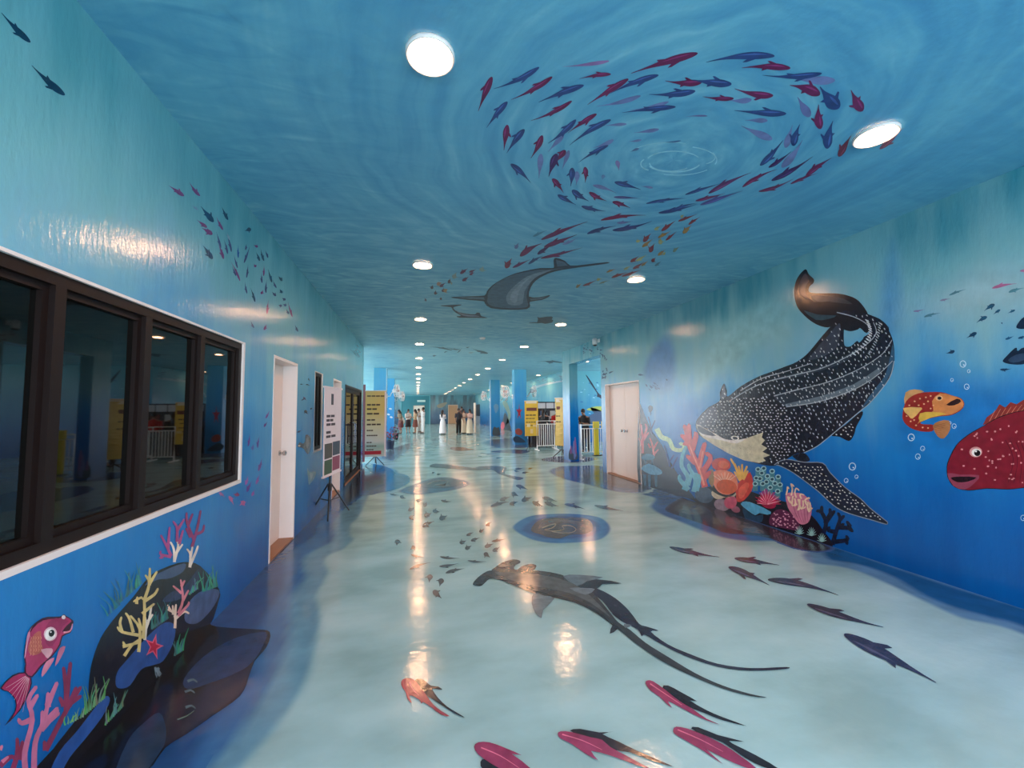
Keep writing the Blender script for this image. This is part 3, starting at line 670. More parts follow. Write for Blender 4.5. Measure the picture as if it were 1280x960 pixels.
weed('L', cH, 570, 630, 440, 400, 12, 70, 0, (52, 118, 110), 'green weed behind the starfish ledge')
weed('L', cH, 710, 740, 310, 290, 6, 50, .2, (70, 140, 130), 'small green weed by the wine red coral')
weed('L', cH, 655, 685, 540, 520, 7, 80, .1, (64, 132, 132), 'thin green weed beside the starfish ledge')
weed('L', cH, 320, 390, 760, 700, 12, 95, .1, (100, 150, 110), 'green weed tuft near the pink fish corals')
weed('L', cH, 245, 310, 800, 770, 8, 50, .3, (110, 160, 120), 'pale green weed above the lower ledge')
weed('L', cH, 395, 460, 800, 730, 12, 75, .2, (96, 150, 120), 'green weed beside the lower blue ledge')
g = Paint('L', 3)
st = []; star_c = (577, 505)
for k in range(10):
    a = -math.pi/2+k*math.pi/5+.25; r = 52 if k % 2 == 0 else 20
    st.append((star_c[0]+r*.72*math.cos(a), star_c[1]+r*math.sin(a)))
g.poly(cH(st), (226, 100, 130), 2); g.poly(cH([(star_c[0]+(p[0]-star_c[0])*.68, star_c[1]+(p[1]-star_c[1])*.68) for p in st]), (186, 44, 72), 2, 1)
g.build('painted_starfish', 'red starfish painted on the blue ledge')
# pink fish
g = Paint('L', 3)
g.poly(cK([(122,482),(62,496),(0,562),(38,578),(75,618),(72,680),(22,750),(100,674),(150,572),(158,512)]), (34, 16, 50), 2)
g.poly(cK([(126,486),(66,502),(8,560),(42,576),(80,616),(80,672),(60,710),(100,664),(146,568),(152,512)]), (160, 36, 86), 2, 1)
g.poly(cK([(135,300),(158,252),(214,210),(262,204),(300,203),(318,192),(332,200),(366,222),(364,242),(345,262),(360,262),(352,284),(314,302),(302,345),(262,402),(205,455),(160,508),(122,484),(126,440),(120,392)]), (60, 16, 50), 2, 1)
g.poly(cK([(142,310),(165,262),(216,222),(290,212),(330,206),(358,226),(322,262),(312,280),(350,272),(346,282),(308,298),(296,342),(256,398),(200,448),(158,500),(130,482),(132,440),(128,392)]), (168, 52, 98), 2, 2)
g.poly(cK([(150,330),(172,290),(205,275),(205,330),(215,370),(180,395),(150,390),(140,360)]), (176, 92, 84), 2, 3)
for k in range(22):
    x, y = 150+(k % 5)*13+random.uniform(-2, 2), 310+(k//5)*20; g.ring(cK([(x, y)])[0], 1.6, .5, (222, 150, 120), n=6, a0=-.25, a1=.25, up=4)
g.poly(cK([(262,215),(300,212),(345,225),(315,250),(300,290),(262,350),(235,345),(222,300),(232,250)]), (146, 42, 88), 2, 3)
g.ell(cK([(252,290)])[0], 8.2, 9, (222, 180, 190), .4, 16, 4); g.ell(cK([(251,292)])[0], 6.4, 7.6, (240, 236, 232), .4, 16, 5); g.ell(cK([(258,286)])[0], 3.6, 4.6, (24, 16, 24), .4, 12, 6); g.ell(cK([(254,280)])[0], 1.1, 1.1, (250, 250, 250), 0, 8, 7)
g.poly(cK([(322,262),(348,235),(358,232),(352,262),(330,278)]), (62, 12, 40), 2, 4); g.ell(cK([(318,206)])[0], 2.6, 2.6, (230, 220, 222), 0, 10, 5)
g.stroke(cK([(318,282),(345,278),(358,262),(362,240)]), 2.2, (226, 150, 170), 3, 5)
g.poly(cK([(205,368),(258,362),(262,380),(240,412),(222,395)]), (214, 160, 172), 2, 5)
g.poly(cK([(232,428),(212,470),(210,506),(252,450),(272,408)]), (206, 130, 156), 2, 4); g.poly(cK([(300,360),(286,400),(275,452),(305,408),(328,352)]), (196, 118, 148), 2, 4)
g.poly(cK([(132,322),(140,285),(165,250),(150,275),(150,300),(140,330),(128,400),(122,408)]), (206, 140, 170), 2, 4)
for k in range(7): g.stroke(cK([(128+k*3, 500+k*2), (30+k*14, 560+k*20)]), .7, (232, 170, 190), 1, 4, .4)
g.build('painted_fish', 'big-eyed pink fish painted under the large window')
PC = (192, 112, 146)
coral('L', cK, [[(128,980),(124,880),(162,720),(142,622),(180,556)],[(162,715),(110,736),(94,718)],[(150,655),(186,598)],[(170,980),(176,835),(216,742),(286,662)],[(216,745),(212,680)],[(205,770),(250,720),(288,672)],[(236,650),(284,536)],[(240,655),(240,588)],[(222,742),(292,688)],[(210,760),(240,640)]], 7.5, PC, label='pink coral fan painted beneath the pink fish')
coral('L', cK, [[(228,872),(332,672),(402,558)],[(332,672),(330,560),(318,460)],[(332,610),(352,436)],[(345,640),(402,602)],[(320,650),(300,610)],[(60,980),(86,890),(86,815)],[(0,950),(50,905),(70,910)],[(100,920),(112,830)],[(345,650),(380,560)],[(228,872),(222,830)]], 7, (134, 52, 86), label='dark red coral fan painted behind the pink coral', layer=2)
coral('L', cK, [[(0,870),(10,850)],[(10,930),(40,905)]], 5, (210,120,150), label=None)
# ------------------------------------------------------------------ right wall mural: whale shark
cL, cM, cN, cO, c4, c8 = crop(860, 320, 4.571), crop(780, 480, 4.2667), crop(1100, 320, 3), crop(1120, 320, 6), crop(1000, 620, 4.571), crop(690, 400, 4.3636)
BODY = cL([(850,322),(920,310),(985,318),(1050,340),(1110,370),(1150,430),(1172,490),(1180,560),(1175,640),(1150,700),(1110,760),(1050,830),(990,880)]) + \
    cM([(1180,215),(1100,275),(1030,330),(960,365),(905,378),(820,432),(760,434),(680,416),(600,390),(520,347),(450,307),(400,270),(383,230),(385,200),(405,170),(450,125)]) + \
    cL([(180,828),(182,780),(205,728),(222,770),(228,803),(300,745),(400,690),(480,660),(560,630),(620,605),(680,560),(740,490),(790,430),(850,370),(880,362),(892,390),(890,450),(895,512),(930,515),(965,485),(980,494),(1010,462),(1040,440),(1043,405),(1010,372),(930,345)])
TAIL = cL([(672,75),(690,105),(718,132),(716,155),(694,175),(692,205),(740,213),(830,213),(900,222),(960,245),(1000,285),(1030,335),(1050,400),(1020,440),(985,412),(970,420),(930,430),(890,420),(850,395),(800,408),(750,398),(700,370),(655,330),(622,285),(607,220),(612,160),(635,110)])
PEC = cM([(800,430),(860,400),(960,415),(1060,420),(1100,470),(1180,550)]) + c4([(345,12),(400,66),(480,130),(502,150),(490,163),(420,142),(330,117),(250,90),(190,55),(130,0)]) + cM([(1020,562),(940,502),(880,462),(820,434)])
PELV = cM([(1105,272),(1180,218),(1262,148),(1272,165),(1240,225),(1226,272),(1200,304),(1150,282)])
ANAL = cM([(903,380),(960,368),(988,395),(985,412),(940,416),(905,392)])
def grow(pts, d):
    out = []; m = len(pts); A = sum(pts[i-1][0]*pts[i][1]-pts[i][0]*pts[i-1][1] for i in range(m)); sg = 1 if A > 0 else -1
    for i in range(m):
        dx, dy = pts[(i+1) % m][0]-pts[i-1][0], pts[(i+1) % m][1]-pts[i-1][1]; l = math.hypot(dx, dy) or 1
        out.append((pts[i][0]+dy/l*d*sg, pts[i][1]-dx/l*d*sg))
    return out
def inside(p, poly):
    c = False; j = len(poly)-1
    for i in range(len(poly)):
        a, b = poly[i], poly[j]
        if (a[1] > p[1]) != (b[1] > p[1]) and p[0] < (b[0]-a[0])*(p[1]-a[1])/(b[1]-a[1])+a[0]: c = not c
        j = i
    return c
soft('R', 'painted_water', [(1090,560),(1110,480),(1138,440),(1160,408),(1178,402),(1192,436),(1230,452),(1290,446),(1380,450),(1400,600),(1250,640)], (18, 116, 190), .35, 1, 'blue water hill painted behind the red fishes')
soft('R', 'painted_water', [(1088,420),(1096,330),(1118,285),(1134,320),(1140,380),(1128,430)], (74, 140, 186), .22, 1, 'slate blue streak painted behind the shark tail')
soft('R', 'painted_water', [(862,500),(872,440),(900,402),(940,372),(985,356),(1000,420),(960,440),(900,480)], (120, 174, 184), .3, 1, 'pale green light patch painted above the whale shark')
soft('R', 'painted_water', [(800,470),(812,430),(836,412),(850,440),(846,490),(820,500)], (84, 134, 184), .3, 1, 'mauve blue patch painted beside the double door')
soft('R', 'painted_water', [(1150,400),(1160,350),(1220,310),(1300,300),(1380,320),(1370,400),(1250,420)], (134, 176, 188), .4, 1, 'pale misty patch painted above the small dark fishes')
INK, EDGE = (24, 28, 44), (130, 146, 160)
ws = Paint('R', 3); ws.poly(smooth(BODY, 3), INK, 1)
shark = ws.build('painted_whale_shark', 'huge spotted whale shark painted on the wall')
def wsub(name, fn, layer=3):
    g = Paint('R', layer); fn(g); return g.build(name, None, None)
wsub('tail_fin', lambda g: (g.poly(TAIL, (26, 26, 36), 3, .3), g.poly(cL([(650,125),(672,100),(690,140),(668,190),(690,240),(740,265),(690,250),(640,220),(632,170)]), (66, 60, 68), 2, .6), g.poly(cL([(700,225),(800,228),(890,245),(940,275),(880,270),(800,260),(740,262)]), (52, 58, 66), 2, .6), g.poly(cL([(660,310),(740,335),(850,340),(800,360),(730,365)]), (44, 70, 82), 2, .6)))
wsub('tail_stalk', lambda g: g.poly(cL([(850,322),(920,310),(985,318),(1050,340),(1110,370),(1150,430),(1060,500),(1000,470),(1040,440),(1043,405),(1010,372),(930,345)]), INK, 3, .9))
wsub('pectoral_fin', lambda g: (g.poly(PEC, EDGE, 3, .6), g.poly(grow(PEC, -1.0), (24, 32, 52), 3, .9)))
wsub('pelvic_fin', lambda g: (g.poly(PELV, (20, 22, 36), 3, -.3), g.poly(ANAL, (22, 28, 44), 3, .3)))
def bands(g):
    g.poly(cL([(490,800),(620,765),(800,720),(980,650),(1120,570),(1162,600),(1080,680),(950,760),(750,830),(580,858)]), (40, 50, 64), 3, .6)
    g.poly(cL([(560,845),(760,800),(950,730),(1090,640),(1080,680),(950,760),(750,830),(590,858)]), (92, 108, 120), 3, .9)
    g.poly(cL([(440,715),(600,672),(760,632),(900,570),(1020,490),(900,600),(760,655),(600,695)]), (44, 54, 68), 3, .6)
    g.poly(cL([(1170,500),(1178,600),(1140,705),(1080,790),(990,872),(1060,770),(1120,690),(1150,600)]), (48, 84, 112), 3, .6)
    g.poly(cM([(388,200),(420,160),(480,120),(500,170),(470,230),(400,225)]), (66, 72, 90), 3, .6)
    g.poly(cL([(190,820),(192,780),(205,740),(215,775),(220,800)]), (80, 90, 106), 2, .6)
    g.poly(cL([(740,520),(800,455),(850,395),(870,390),(868,450),(850,520),(800,560),(740,585),(690,590)]), (52, 60, 76), 3, .5)
wsub('body_bands', bands)
def ridges(g):
    for l in ([(230,835),(330,772),(440,722),(600,682),(760,642),(900,580),(1020,505),(1075,440),(1060,380)], [(490,800),(620,765),(800,720),(980,645),(1110,560),(1165,480)], [(560,862),(750,832),(950,762),(1080,682),(1168,600)], [(300,770),(420,700),(560,660),(700,615)], [(850,322),(940,345),(1010,380),(1045,420)]):
        g.stroke(cL(l), 1.3, (150, 162, 172), 4, 1.2, .7)
    g.stroke(cL([(1178,600),(1150,700),(1050,828),(985,885)]) + cM([(1100,277),(1030,332),(960,367)]), 1.2, (150, 170, 185), 4, 1.2, .8)
    for l in ([(545,640),(548,680)],): pass
wsub('body_ridges', ridges)
def belly(g):
    g.poly(cM([(398,262),(440,282),(520,294),(580,304),(640,294),(742,258),(735,285),(752,300),(732,322),(764,342),(738,362),(778,380),(742,394),(756,410),(720,421),(640,407),(560,372),(480,326),(424,288)]), (196, 192, 164), 1, 1.5)
    g.poly(cM([(388,215),(430,235),(500,272),(528,290),(560,298),(600,300),(650,290),(600,318),(520,300),(440,284),(398,256)]), (214, 212, 205), 2, 1.7)
    g.poly(cM([(390,222),(430,238),(492,276),(440,272),(402,256)]), (64, 62, 74), 2, 1.9)
    for k in range(60):
        x = random.uniform(450, 720); y = random.uniform(305, 390)
        if y < 300+(x-450)*.28+40 and y > 300: g.ell(cM([(x, y)])[0], .5, .35, (150, 150, 130), 0, 6, 1.9)
wsub('pale_belly', belly)
wsub('eye', lambda g: (g.ell(cM([(592,288)])[0], 5.2, 2.7, (226, 222, 215), .15, 14, 2.1), g.ell(cM([(592,289)])[0], 3.4, 1.9, (12, 12, 16), .15, 12, 2.3)))
def spots(g):
    head = cM([(390,195),(450,130),(520,90),(700,60),(860,120),(900,250),(880,380),(800,420),(790,370),(760,340),(750,260),(640,285),(540,285),(440,235)])
    x = 860
    gy = 330
    bel = cM([(398,262),(640,294),(742,258),(778,380),(720,421),(424,288)])
    bb = grow(BODY, -1.6); pb = grow(PEC, -2.5); vb = grow(PELV, -2)
    for region, stp, dens in (('head', 4.5, .93), ('body', 6.2, .8), ('fin', 5.0, .85)):
        y = 395.; row = 0
        while y < 660:
            x = 866.+(row % 2)*stp*.5
            while x < 1125:
                p = (x+random.uniform(-.22, .22)*stp, y+random.uniform(-.22, .22)*stp); x += stp
                if random.random() > dens: continue
                fin = inside(p, pb) or inside(p, vb)
                if region == 'fin':
                    if fin: g.ell(p, random.uniform(.9, 1.5), random.uniform(.55, .85), (206, 208, 206), .45, 8, 1.6)
                elif not fin and inside(p, bb) and not inside(p, bel):
                    if inside(p, head) == (region == 'head'):
                        if region == 'head': g.ell(p, random.uniform(.8, 1.25), random.uniform(.6, .9), (200, 202, 206), random.uniform(0, .8), 8, 1.4)
                        else: r = random.uniform(.7, 1.2); g.ell(p, r*1.5, r*.7, (176, 186, 192), 1.1+random.uniform(-.3, .3), 8, 1.4)
            y += stp*.82; row += 1
    for k in range(15):   # larger dashes up the stalk of the tail
        t = k/14; q = cL([(1000+t*70-60*(t-.5)**2, 560-t*190)])[0]
        g.ell((q[0]-8+8*math.sin(t*3), q[1]), 3.2, .9, (186, 194, 200), .6, 8, 1.5); g.ell((q[0]+9, q[1]+3), 2.4, .6, (160, 172, 180), .7, 8, 1.5)
    for k in range(34):   # long strokes along the flank
        x, y = random.uniform(600, 1100), random.uniform(690, 880)
        p = cL([(x, y)])[0]
        if inside(p, bb): g.ell(p, random.uniform(1.2, 3), random.uniform(.3, .6), (168, 178, 184), 1.2, 8, 1.45)
sp = wsub('spots', spots); sp['kind'] = 'stuff'
for o in list(wall_right.children):
    if o.name.split('.')[0] in ('tail_fin','tail_stalk','pectoral_fin','pelvic_fin','body_bands','body_ridges','pale_belly','eye','spots'): o.parent = shark

# red fishes
g = Paint('R', 3)
g.poly(cN([(85,590),(98,545),(130,520),(170,511),(230,511),(270,523),(302,533),(316,553),(306,576),(270,596),(220,602),(180,611),(152,625),(164,631),(202,634),(196,657),(150,657),(110,642),(87,617)]), (146, 38, 32))
g.poly(cN([(195,545),(225,515),(270,524),(302,535),(314,555),(304,574),(268,594),(215,600),(165,614),(140,630),(160,605),(200,580)]), (206, 132, 74), 2, .5)
g.poly(cN([(150,590),(200,585),(250,592),(190,606),(150,622)]), (214, 176, 70), 2, .8)
g.poly(cN([(248,558),(288,535),(304,546),(278,560)]), (40, 12, 14), 2, 1); g.ell(cN([(222,533)])[0], 4.6, 3.4, (226, 180, 130), 0, 12, 1); g.ell(cN([(223,533)])[0], 2.6, 2.1, (30, 12, 12), 0, 10, 1.3)
g.poly(cN([(198,638),(220,620),(258,617),(263,650),(240,684),(216,676)]), (176, 120, 74), 2, .6); g.poly(cN([(92,555),(96,512),(130,500),(165,509),(120,525)]), (196, 150, 96), 2, -.4); g.poly(cN([(86,570),(155,568),(150,582),(122,610),(108,600)]), (222, 178, 100), 2, 1)
for k in range(6): g.stroke(cN([(200+k*2, 640+k*5), (250-k*6, 625+k*9)]), .6, (110, 50, 40), 1, 1.2, .5)
for (x, y) in ((110,560),(130,545),(150,535),(172,530),(190,525),(165,555),(180,545),(145,560),(115,620),(135,635),(160,643),(180,645),(100,600),(128,615),(105,585),(200,560),(190,572)): g.ell(cN([(x, y)])[0], 1.2, 1, (228, 170, 120), 0, 7, 1.1)
g.build('painted_fish', 'small red and orange fish with open mouth painted behind the whale shark tail')
g = Paint('R', 3)
GR = [(250,802),(255,770),(285,710),(330,670),(390,635),(450,602),(540,578),(640,580),(760,640),(835,695),(930,630),(965,640),(945,720),(970,800),(930,812),(835,748),(760,815),(640,862),(540,870),(480,876),(400,873),(330,880),(280,867),(256,837)]
g.poly(cN([(385,634),(400,605),(432,582),(448,556),(470,568),(490,548),(512,556),(540,538),(560,552),(640,560),(700,600),(640,600),(450,616)]), (132, 46, 42), 1)
for k in range(9): g.stroke(cN([(410+k*18, 620-k*4), (432+k*20, 578-k*4)]), .8, (206, 130, 100), 1, .3, .5)
g.poly(cN(GR), (40, 8, 20), 3, .3); g.poly(grow(cN(GR), -.9), (126, 22, 40), 3, .6)
for k in range(4): g.stroke(cN([(470+k*20, 690+k*4), (500+k*16, 760), (480+k*22, 850)]), 1.2, (92, 14, 30), 3, .9, .6)
g.poly(cN([(252,815),(300,820),(372,822),(356,850),(318,876),(275,862)]), (144, 62, 84), 2, .9); g.poly(cN([(265,832),(300,827),(362,830),(330,846),(290,848)]), (34, 8, 16), 2, 1.2)
g.ell(cN([(359,735)])[0], 8, 6.6, (214, 150, 150), 0, 14, 1); g.ell(cN([(361,737)])[0], 6, 5, (236, 230, 226), 0, 14, 1.3); g.ell(cN([(365,739)])[0], 4, 3.9, (16, 10, 14), 0, 12, 1.6); g.ell(cN([(360,733)])[0], 1.1, 1, (250, 250, 250), 0, 8, 1.9)
random.seed(3)
for k in range(130):
    x, y = random.uniform(262, 800), random.uniform(600, 850); p = cN([(x, y)])[0]
    if inside(p, grow(cN(GR), -4)) and math.hypot(x-359, y-735) > 34 and not (x < 385 and y > 800): g.ell(p, random.uniform(.9, 1.6), random.uniform(.8, 1.3), (222, 142, 146), 0, 7, 1.5)
g.build('painted_fish', 'big dark red spotted grouper painted behind the whale shark tail')
bub = [(cN([(311,405)])[0], 3.6), (cN([(333,432)])[0], 1.8), (cN([(270,465)])[0], 1.8), (cN([(325,490)])[0], 3), (cN([(278,638)])[0], 2.6), (cN([(262,626)])[0], 1.6), (cN([(117,680)])[0], 3.8), (cN([(160,722)])[0], 2.6), (cN([(142,752)])[0], 3), (cM([(1218,440)])[0], 4), (cM([(1240,495)])[0], 2), (cM([(1185,515)])[0], 2.4), (c4([(1275,125)])[0], 3)]
for c, r in bub:
    g = Paint('R', 3); g.ring(c, r, max(.7, r*.28), (190, 224, 240), r*1.12, 14); g.ell((c[0]+r*.3, c[1]+r*.35), r*.3, r*.2, (220, 238, 246), .5, 7); g.build('painted_bubble')
DK = (20, 56, 88)
school('R', cO, 6, [(605,575,530,615,28,DK),(740,362,662,412,30,(30,78,108)),(683,455,605,500,28,(28,78,108)),(782,402,730,438,18,(30,84,114)),(893,405,838,430,16,(30,84,114)),(440,712,375,730,24,DK),(820,625,885,600,16,(24,76,112)),(915,618,985,600,16,(24,76,112)),(780,852,865,845,18,DK),
 (398,295,525,250,16,(66,120,136)),(330,335,410,320,14,(110,120,150)),(130,415,215,400,13,(110,115,155)),(210,458,335,428,18,(58,116,136)),(720,242,905,208,24,(160,100,140)),(845,272,960,240,22,(72,126,140)),(930,112,1050,95,20,(165,110,150)),(790,505,800,500,12,DK)], 3)
for pts in ([(800,790),(830,750),(880,700),(905,688),(914,712),(960,686),(1040,720),(1090,700),(1080,800),(1040,790),(940,814),(850,810)], [(903,538),(920,498),(960,458),(1040,440),(1100,470),(1060,520),(960,547)]):
    g = Paint('R', 3); g.poly(cO(pts), (18, 36, 62)); g.poly(cO([(840,780),(900,740),(980,730),(960,780),(880,800)]), (42, 66, 96), 2, .5) if pts[0][0] == 800 else None
    g.build('painted_fish', 'plain dark blue fish above the notched one' if pts[0][0] == 903 else 'dark blue fish with notched fin above the grouper')
# small fry above the door and the sea horse
random.seed(11)
rows = []
for _ in range(26):
    x, y = random.uniform(160, 270), random.uniform(140, 190); rows.append((x, y, x+random.uniform(-12, 12)+5, y+random.uniform(-5, 5)+1, 6, (34, 66, 96)))
for _ in range(14):
    x, y = random.uniform(276, 300), random.uniform(185, 310); rows.append((x, y, x+random.uniform(-5, 5), y+random.uniform(10, 22), 6, (36, 66, 100)))
rows += [(275,300,300,290,9,DK),(310,290,340,278,8,DK),(290,310,270,322,9,DK),(470,298,505,302,10,(40,70,110))]
for _ in range(15):
    x, y = random.uniform(515, 590), random.uniform(330, 385); rows.append((x, y, x-14, y-14, 5, (50, 84, 130)))
rows += [(630,330,618,320,8,(40,70,110))]
school('R', c8, 4.3636, rows, 2, fin=False)
g = Paint('R', 3); g.poly(c8([(525,475),(535,465),(550,475),(545,495),(535,505),(528,495)]), (14, 26, 36)); g.stroke(c8([(536,498),(540,510),(535,520)]), 1, (14, 26, 36)); g.build('painted_seahorse', 'tiny dark seahorse painted beside the double door')

# corals at the foot of the right wall
g = Paint('R', 2); g.poly(cM([(78,130),(110,165),(150,255),(200,322),(240,402),(300,502),(350,572),(390,630),(340,610),(190,580),(80,575)]), (26, 30, 52)); g.poly(cM([(380,625),(420,560),(520,540),(640,560),(780,610),(900,640),(1000,700),(1062,780),(1112,868),(900,830),(640,740),(480,670)]), (24, 18, 34)); g.build('painted_reef', 'dark reef mass painted at the foot of the whale shark wall')
coral('R', cM, [[(100,370),(98,280),(90,215)],[(98,300),(120,240),(115,215)],[(98,330),(82,290)],[(102,300),(130,260)]], 3.2, (196, 92, 100), label='pink twig coral painted beside the double door')
coral('R', cM, [[(160,385),(150,320),(138,290)],[(155,350),(178,310)],[(160,375),(182,350)],[(140,340),(130,320)]], 2.6, (206, 110, 112), label='small pink twig coral above the blue shelf coral')
coral('R', cM, [[(150,270),(140,215),(130,175)],[(145,240),(165,195)],[(150,270),(130,225)]], 1.6, (40, 60, 110), label='thin indigo twig coral beside the double door')
g = Paint('R', 3); g.poly(cM([(92,452),(130,425),(185,448),(204,470),(190,484),(140,482)]), (74, 140, 176), 2); g.poly(cM([(92,392),(120,372),(160,380),(158,402),(110,406)]), (58, 116, 150), 2)
for x in (110, 135, 170): g.stroke(cM([(x, 484), (x+2, 545)]), 3.4, (44, 92, 122), 1, .2, .8)
for x in (115, 150): g.stroke(cM([(x, 404), (x, 428)]), 2.4, (44, 92, 122), 1, .2, .8)
g.build('painted_coral', 'blue shelf coral painted beside the double door')
coral('R', cM, [[(175,238),(200,282),(240,300),(264,346),(308,352),(322,328),(300,318)]], 6.5, (186, 216, 170), label='pale green squiggle coral')
coral('R', cM, [[(245,440),(225,360),(215,330)],[(240,420),(265,380)],[(255,450),(285,390)]], 2.4, (22, 60, 128), label='blue twig coral behind the squiggle')
coral('R', cM, [[(320,565),(342,500),(308,440),(312,380),(330,335)],[(372,575),(382,510),(350,452),(345,430)],[(345,565),(300,512),(296,490)],[(385,570),(402,500),(380,480)],[(340,540),(360,480)],[(330,560),(330,520)]], 6.4, (104, 178, 200), label='light blue feathery coral')
coral('R', cM, [[(432,550),(410,470),(378,400),(350,330),(332,250),(322,225)],[(350,330),(346,220)],[(362,352),(384,280),(380,262)],[(400,440),(424,340),(432,318)],[(410,485),(462,400),(440,370)],[(382,420),(338,385)],[(335,295),(308,275)],[(420,510),(458,470)],[(345,310),(322,320)]], 7.8, (200, 72, 74), label='tall red branching coral')
coral('R', cM, [[(428,540),(405,465),(375,395),(348,325)],[(405,450),(420,360)]], 2.4, (236, 140, 120), label=None, layer=4)
g = Paint('R', 3)
g.ell(cM([(518,430)])[0], 12, 8.5, (190, 52, 36), .1, 18); g.ell(cM([(530,430)])[0], 7, 5, (214, 92, 50), .2, 14, .3)
g.poly(cM([(470,480),(500,460),(560,465),(600,500),(605,560),(560,590),(510,580),(480,540)]), (222, 128, 96), 3, .3)
for k in range(7): g.stroke(cM([(538, 530), (478+k*20, 470+abs(k-3)*6)]), 1.3, (240, 190, 160), 1, .6, .6)
g.ell(cM([(548,548)])[0], 13, 9, (204, 84, 40), .2, 18, .9)
g.poly(cM([(470,570),(500,590),(560,605),(596,580),(590,600),(545,602),(520,612),(490,612),(468,592)]), (206, 190, 166), 2, .9)
g.poly(cM([(452,470),(475,455),(480,520),(470,550),(452,520)]), (150, 120, 84), 2, .2)
g.build('painted_anemone', 'orange sea anemone with cream frill')
g = Paint('R', 3); g.poly(cM([(600,540),(640,500),(672,470),(688,520),(680,570),(640,620),(605,628),(596,590)]), (196, 56, 48), 2, .2); g.poly(cM([(612,560),(650,525),(668,540),(640,600),(615,610)]), (222, 92, 72), 2, .5); g.build('painted_sponge', 'red cup sponge beside the orange anemone')
coral('R', cM, [[(625,515),(605,460),(570,400)],[(622,510),(600,455),(590,425)],[(625,505),(612,440)],[(630,505),(630,430)],[(632,505),(655,440)],[(635,510),(660,465)],[(620,515),(590,470)]], 3.6, (226, 176, 86), label='yellow fingered anemone')
g = Paint('R', 3)
g.ell(cM([(428,592)])[0], 12, 10, (66, 86, 110), .3, 16); g.ell(cM([(522,645)])[0], 10, 7.5, (142, 122, 136), .3, 14, .2); g.ell(cM([(568,630)])[0], 8, 8.5, (196, 84, 112), .5, 14, .4); g.ell(cM([(595,668)])[0], 6, 4, (150, 90, 110), .4, 12, .3)
g.build('painted_stones', 'grey and pink rounded stones under the orange anemone')
g = Paint('R', 3)
for (x, y) in ((715,455),(745,450),(790,465),(735,475),(765,492),(822,495),(705,502),(790,508),(740,532),(780,552),(832,537),(820,572),(700,532),(760,522),(805,530),(725,505)):
    q = cM([(x, y)])[0]; g.stroke([(q[0], q[1]+9), (q[0], q[1])], 6.4, (70, 130, 146), 1, 0, 1); g.ell(q, 3.5, 3.1, (146, 196, 204), 0, 12, .3); g.ell(q, 2.1, 1.8, (36, 74, 92), 0, 10, .6)
g.build('painted_tube_coral', 'cluster of teal tube corals under the whale shark chin')
g = Paint('R', 3)
for k in range(30):
    a = -math.pi*.98+math.pi*.98*k/29; r = random.uniform(60, 85); c = (196, 40, 84) if k % 3 else (238, 150, 172)
    g.stroke(cM([(765, 640), (765+r*.9*math.cos(a), 640+r*math.sin(a))]), 1.9, c, 1, k*.03, .3)
g.ell(cM([(770,638)])[0], 10, 6, (150, 24, 60), .3, 12, -.3); g.build('painted_anemone', 'crimson spiky anemone')
g = Paint('R', 3); g.poly(cM([(622,640),(650,626),(700,640),(784,682),(764,697),(722,688),(700,700),(662,676)]), (90, 168, 206), 2); g.poly(cM([(632,660),(662,680),(700,704),(740,695),(735,735),(690,740),(645,712)]), (30, 62, 90), 2, -.3); g.build('painted_coral', 'light blue plate coral under the crimson anemone')
g = Paint('R', 3); g.poly(cM([(775,720),(800,680),(840,668),(890,690),(930,740),(935,780),(880,775),(820,762),(780,752)]), (92, 38, 72), 3)
for k in range(60):
    x, y = random.uniform(782, 925), random.uniform(676, 772)
    if inside((x, y), [(775,720),(800,680),(840,668),(890,690),(930,740),(935,780),(880,775),(780,752)]): g.ell(cM([(x, y)])[0], 1.2, .9, (216, 150, 176), .4, 6, .4)
g.build('painted_coral', 'dark plum knobbly coral with pale dots')
g = Paint('R', 3); g.poly(cM([(862,600),(880,580),(960,590),(1000,650),(992,720),(970,746),(935,745),(900,700),(875,660)]), (198, 120, 146), 3)
for k in range(5): g.stroke(cM([(900+k*20, 640+k*6), (915+k*16, 690+k*5), (935+k*12, 735)]), 1, (160, 84, 116), 2, .3, .6)
for k in range(15):
    x = 865+k*9; y = 590+k*3+random.uniform(-8, 8); h = random.uniform(25, 70); up_ = -1 if k % 3 == 0 else 1
    g.stroke(cM([(x, y), (x+random.uniform(-8, 8), y+up_*h*.5), (x+random.uniform(-4, 14), y+up_*h*.9), (x+14, y+up_*h*.7)]), 2, (232, 204, 172), 3, .6+k*.03, .7)
g.build('painted_anemone', 'pink anemone with curly cream tentacles')
coral('R', cM, [[(1062,800),(1078,740),(1052,682),(1030,678)],[(1052,690),(1055,655)],[(1072,745),(1112,690),(1122,680)],[(1085,722),(1100,690),(1098,668)],[(1112,858),(1130,790),(1152,720),(1142,690)],[(1146,764),(1206,766),(1190,735)],[(1200,766),(1218,785)],[(1120,842),(1190,832),(1186,812)],[(1185,832),(1190,852)],[(1132,790),(1090,780),(1095,765)],[(1152,722),(1172,705)],[(1146,762),(1170,748)]], 6, (16, 24, 52), label='black branching coral at the foot of the wall')
for (x, y, l) in ((935, 800, 'pale spiky tuft below the plum coral'), (1000, 808, 'pale spiky tuft between plum and black corals'), (1055, 840, 'pale spiky tuft at the foot of the black coral')):
    g = Paint('R', 4)
    for k in range(9):
        a = -math.pi*.95+math.pi*.9*k/8; g.stroke(cM([(x, y), (x+26*math.cos(a), y+44*math.sin(a))]), 1.5, (150, 196, 190), 1, k*.05, .2)
    g.build('painted_seaweed', l)

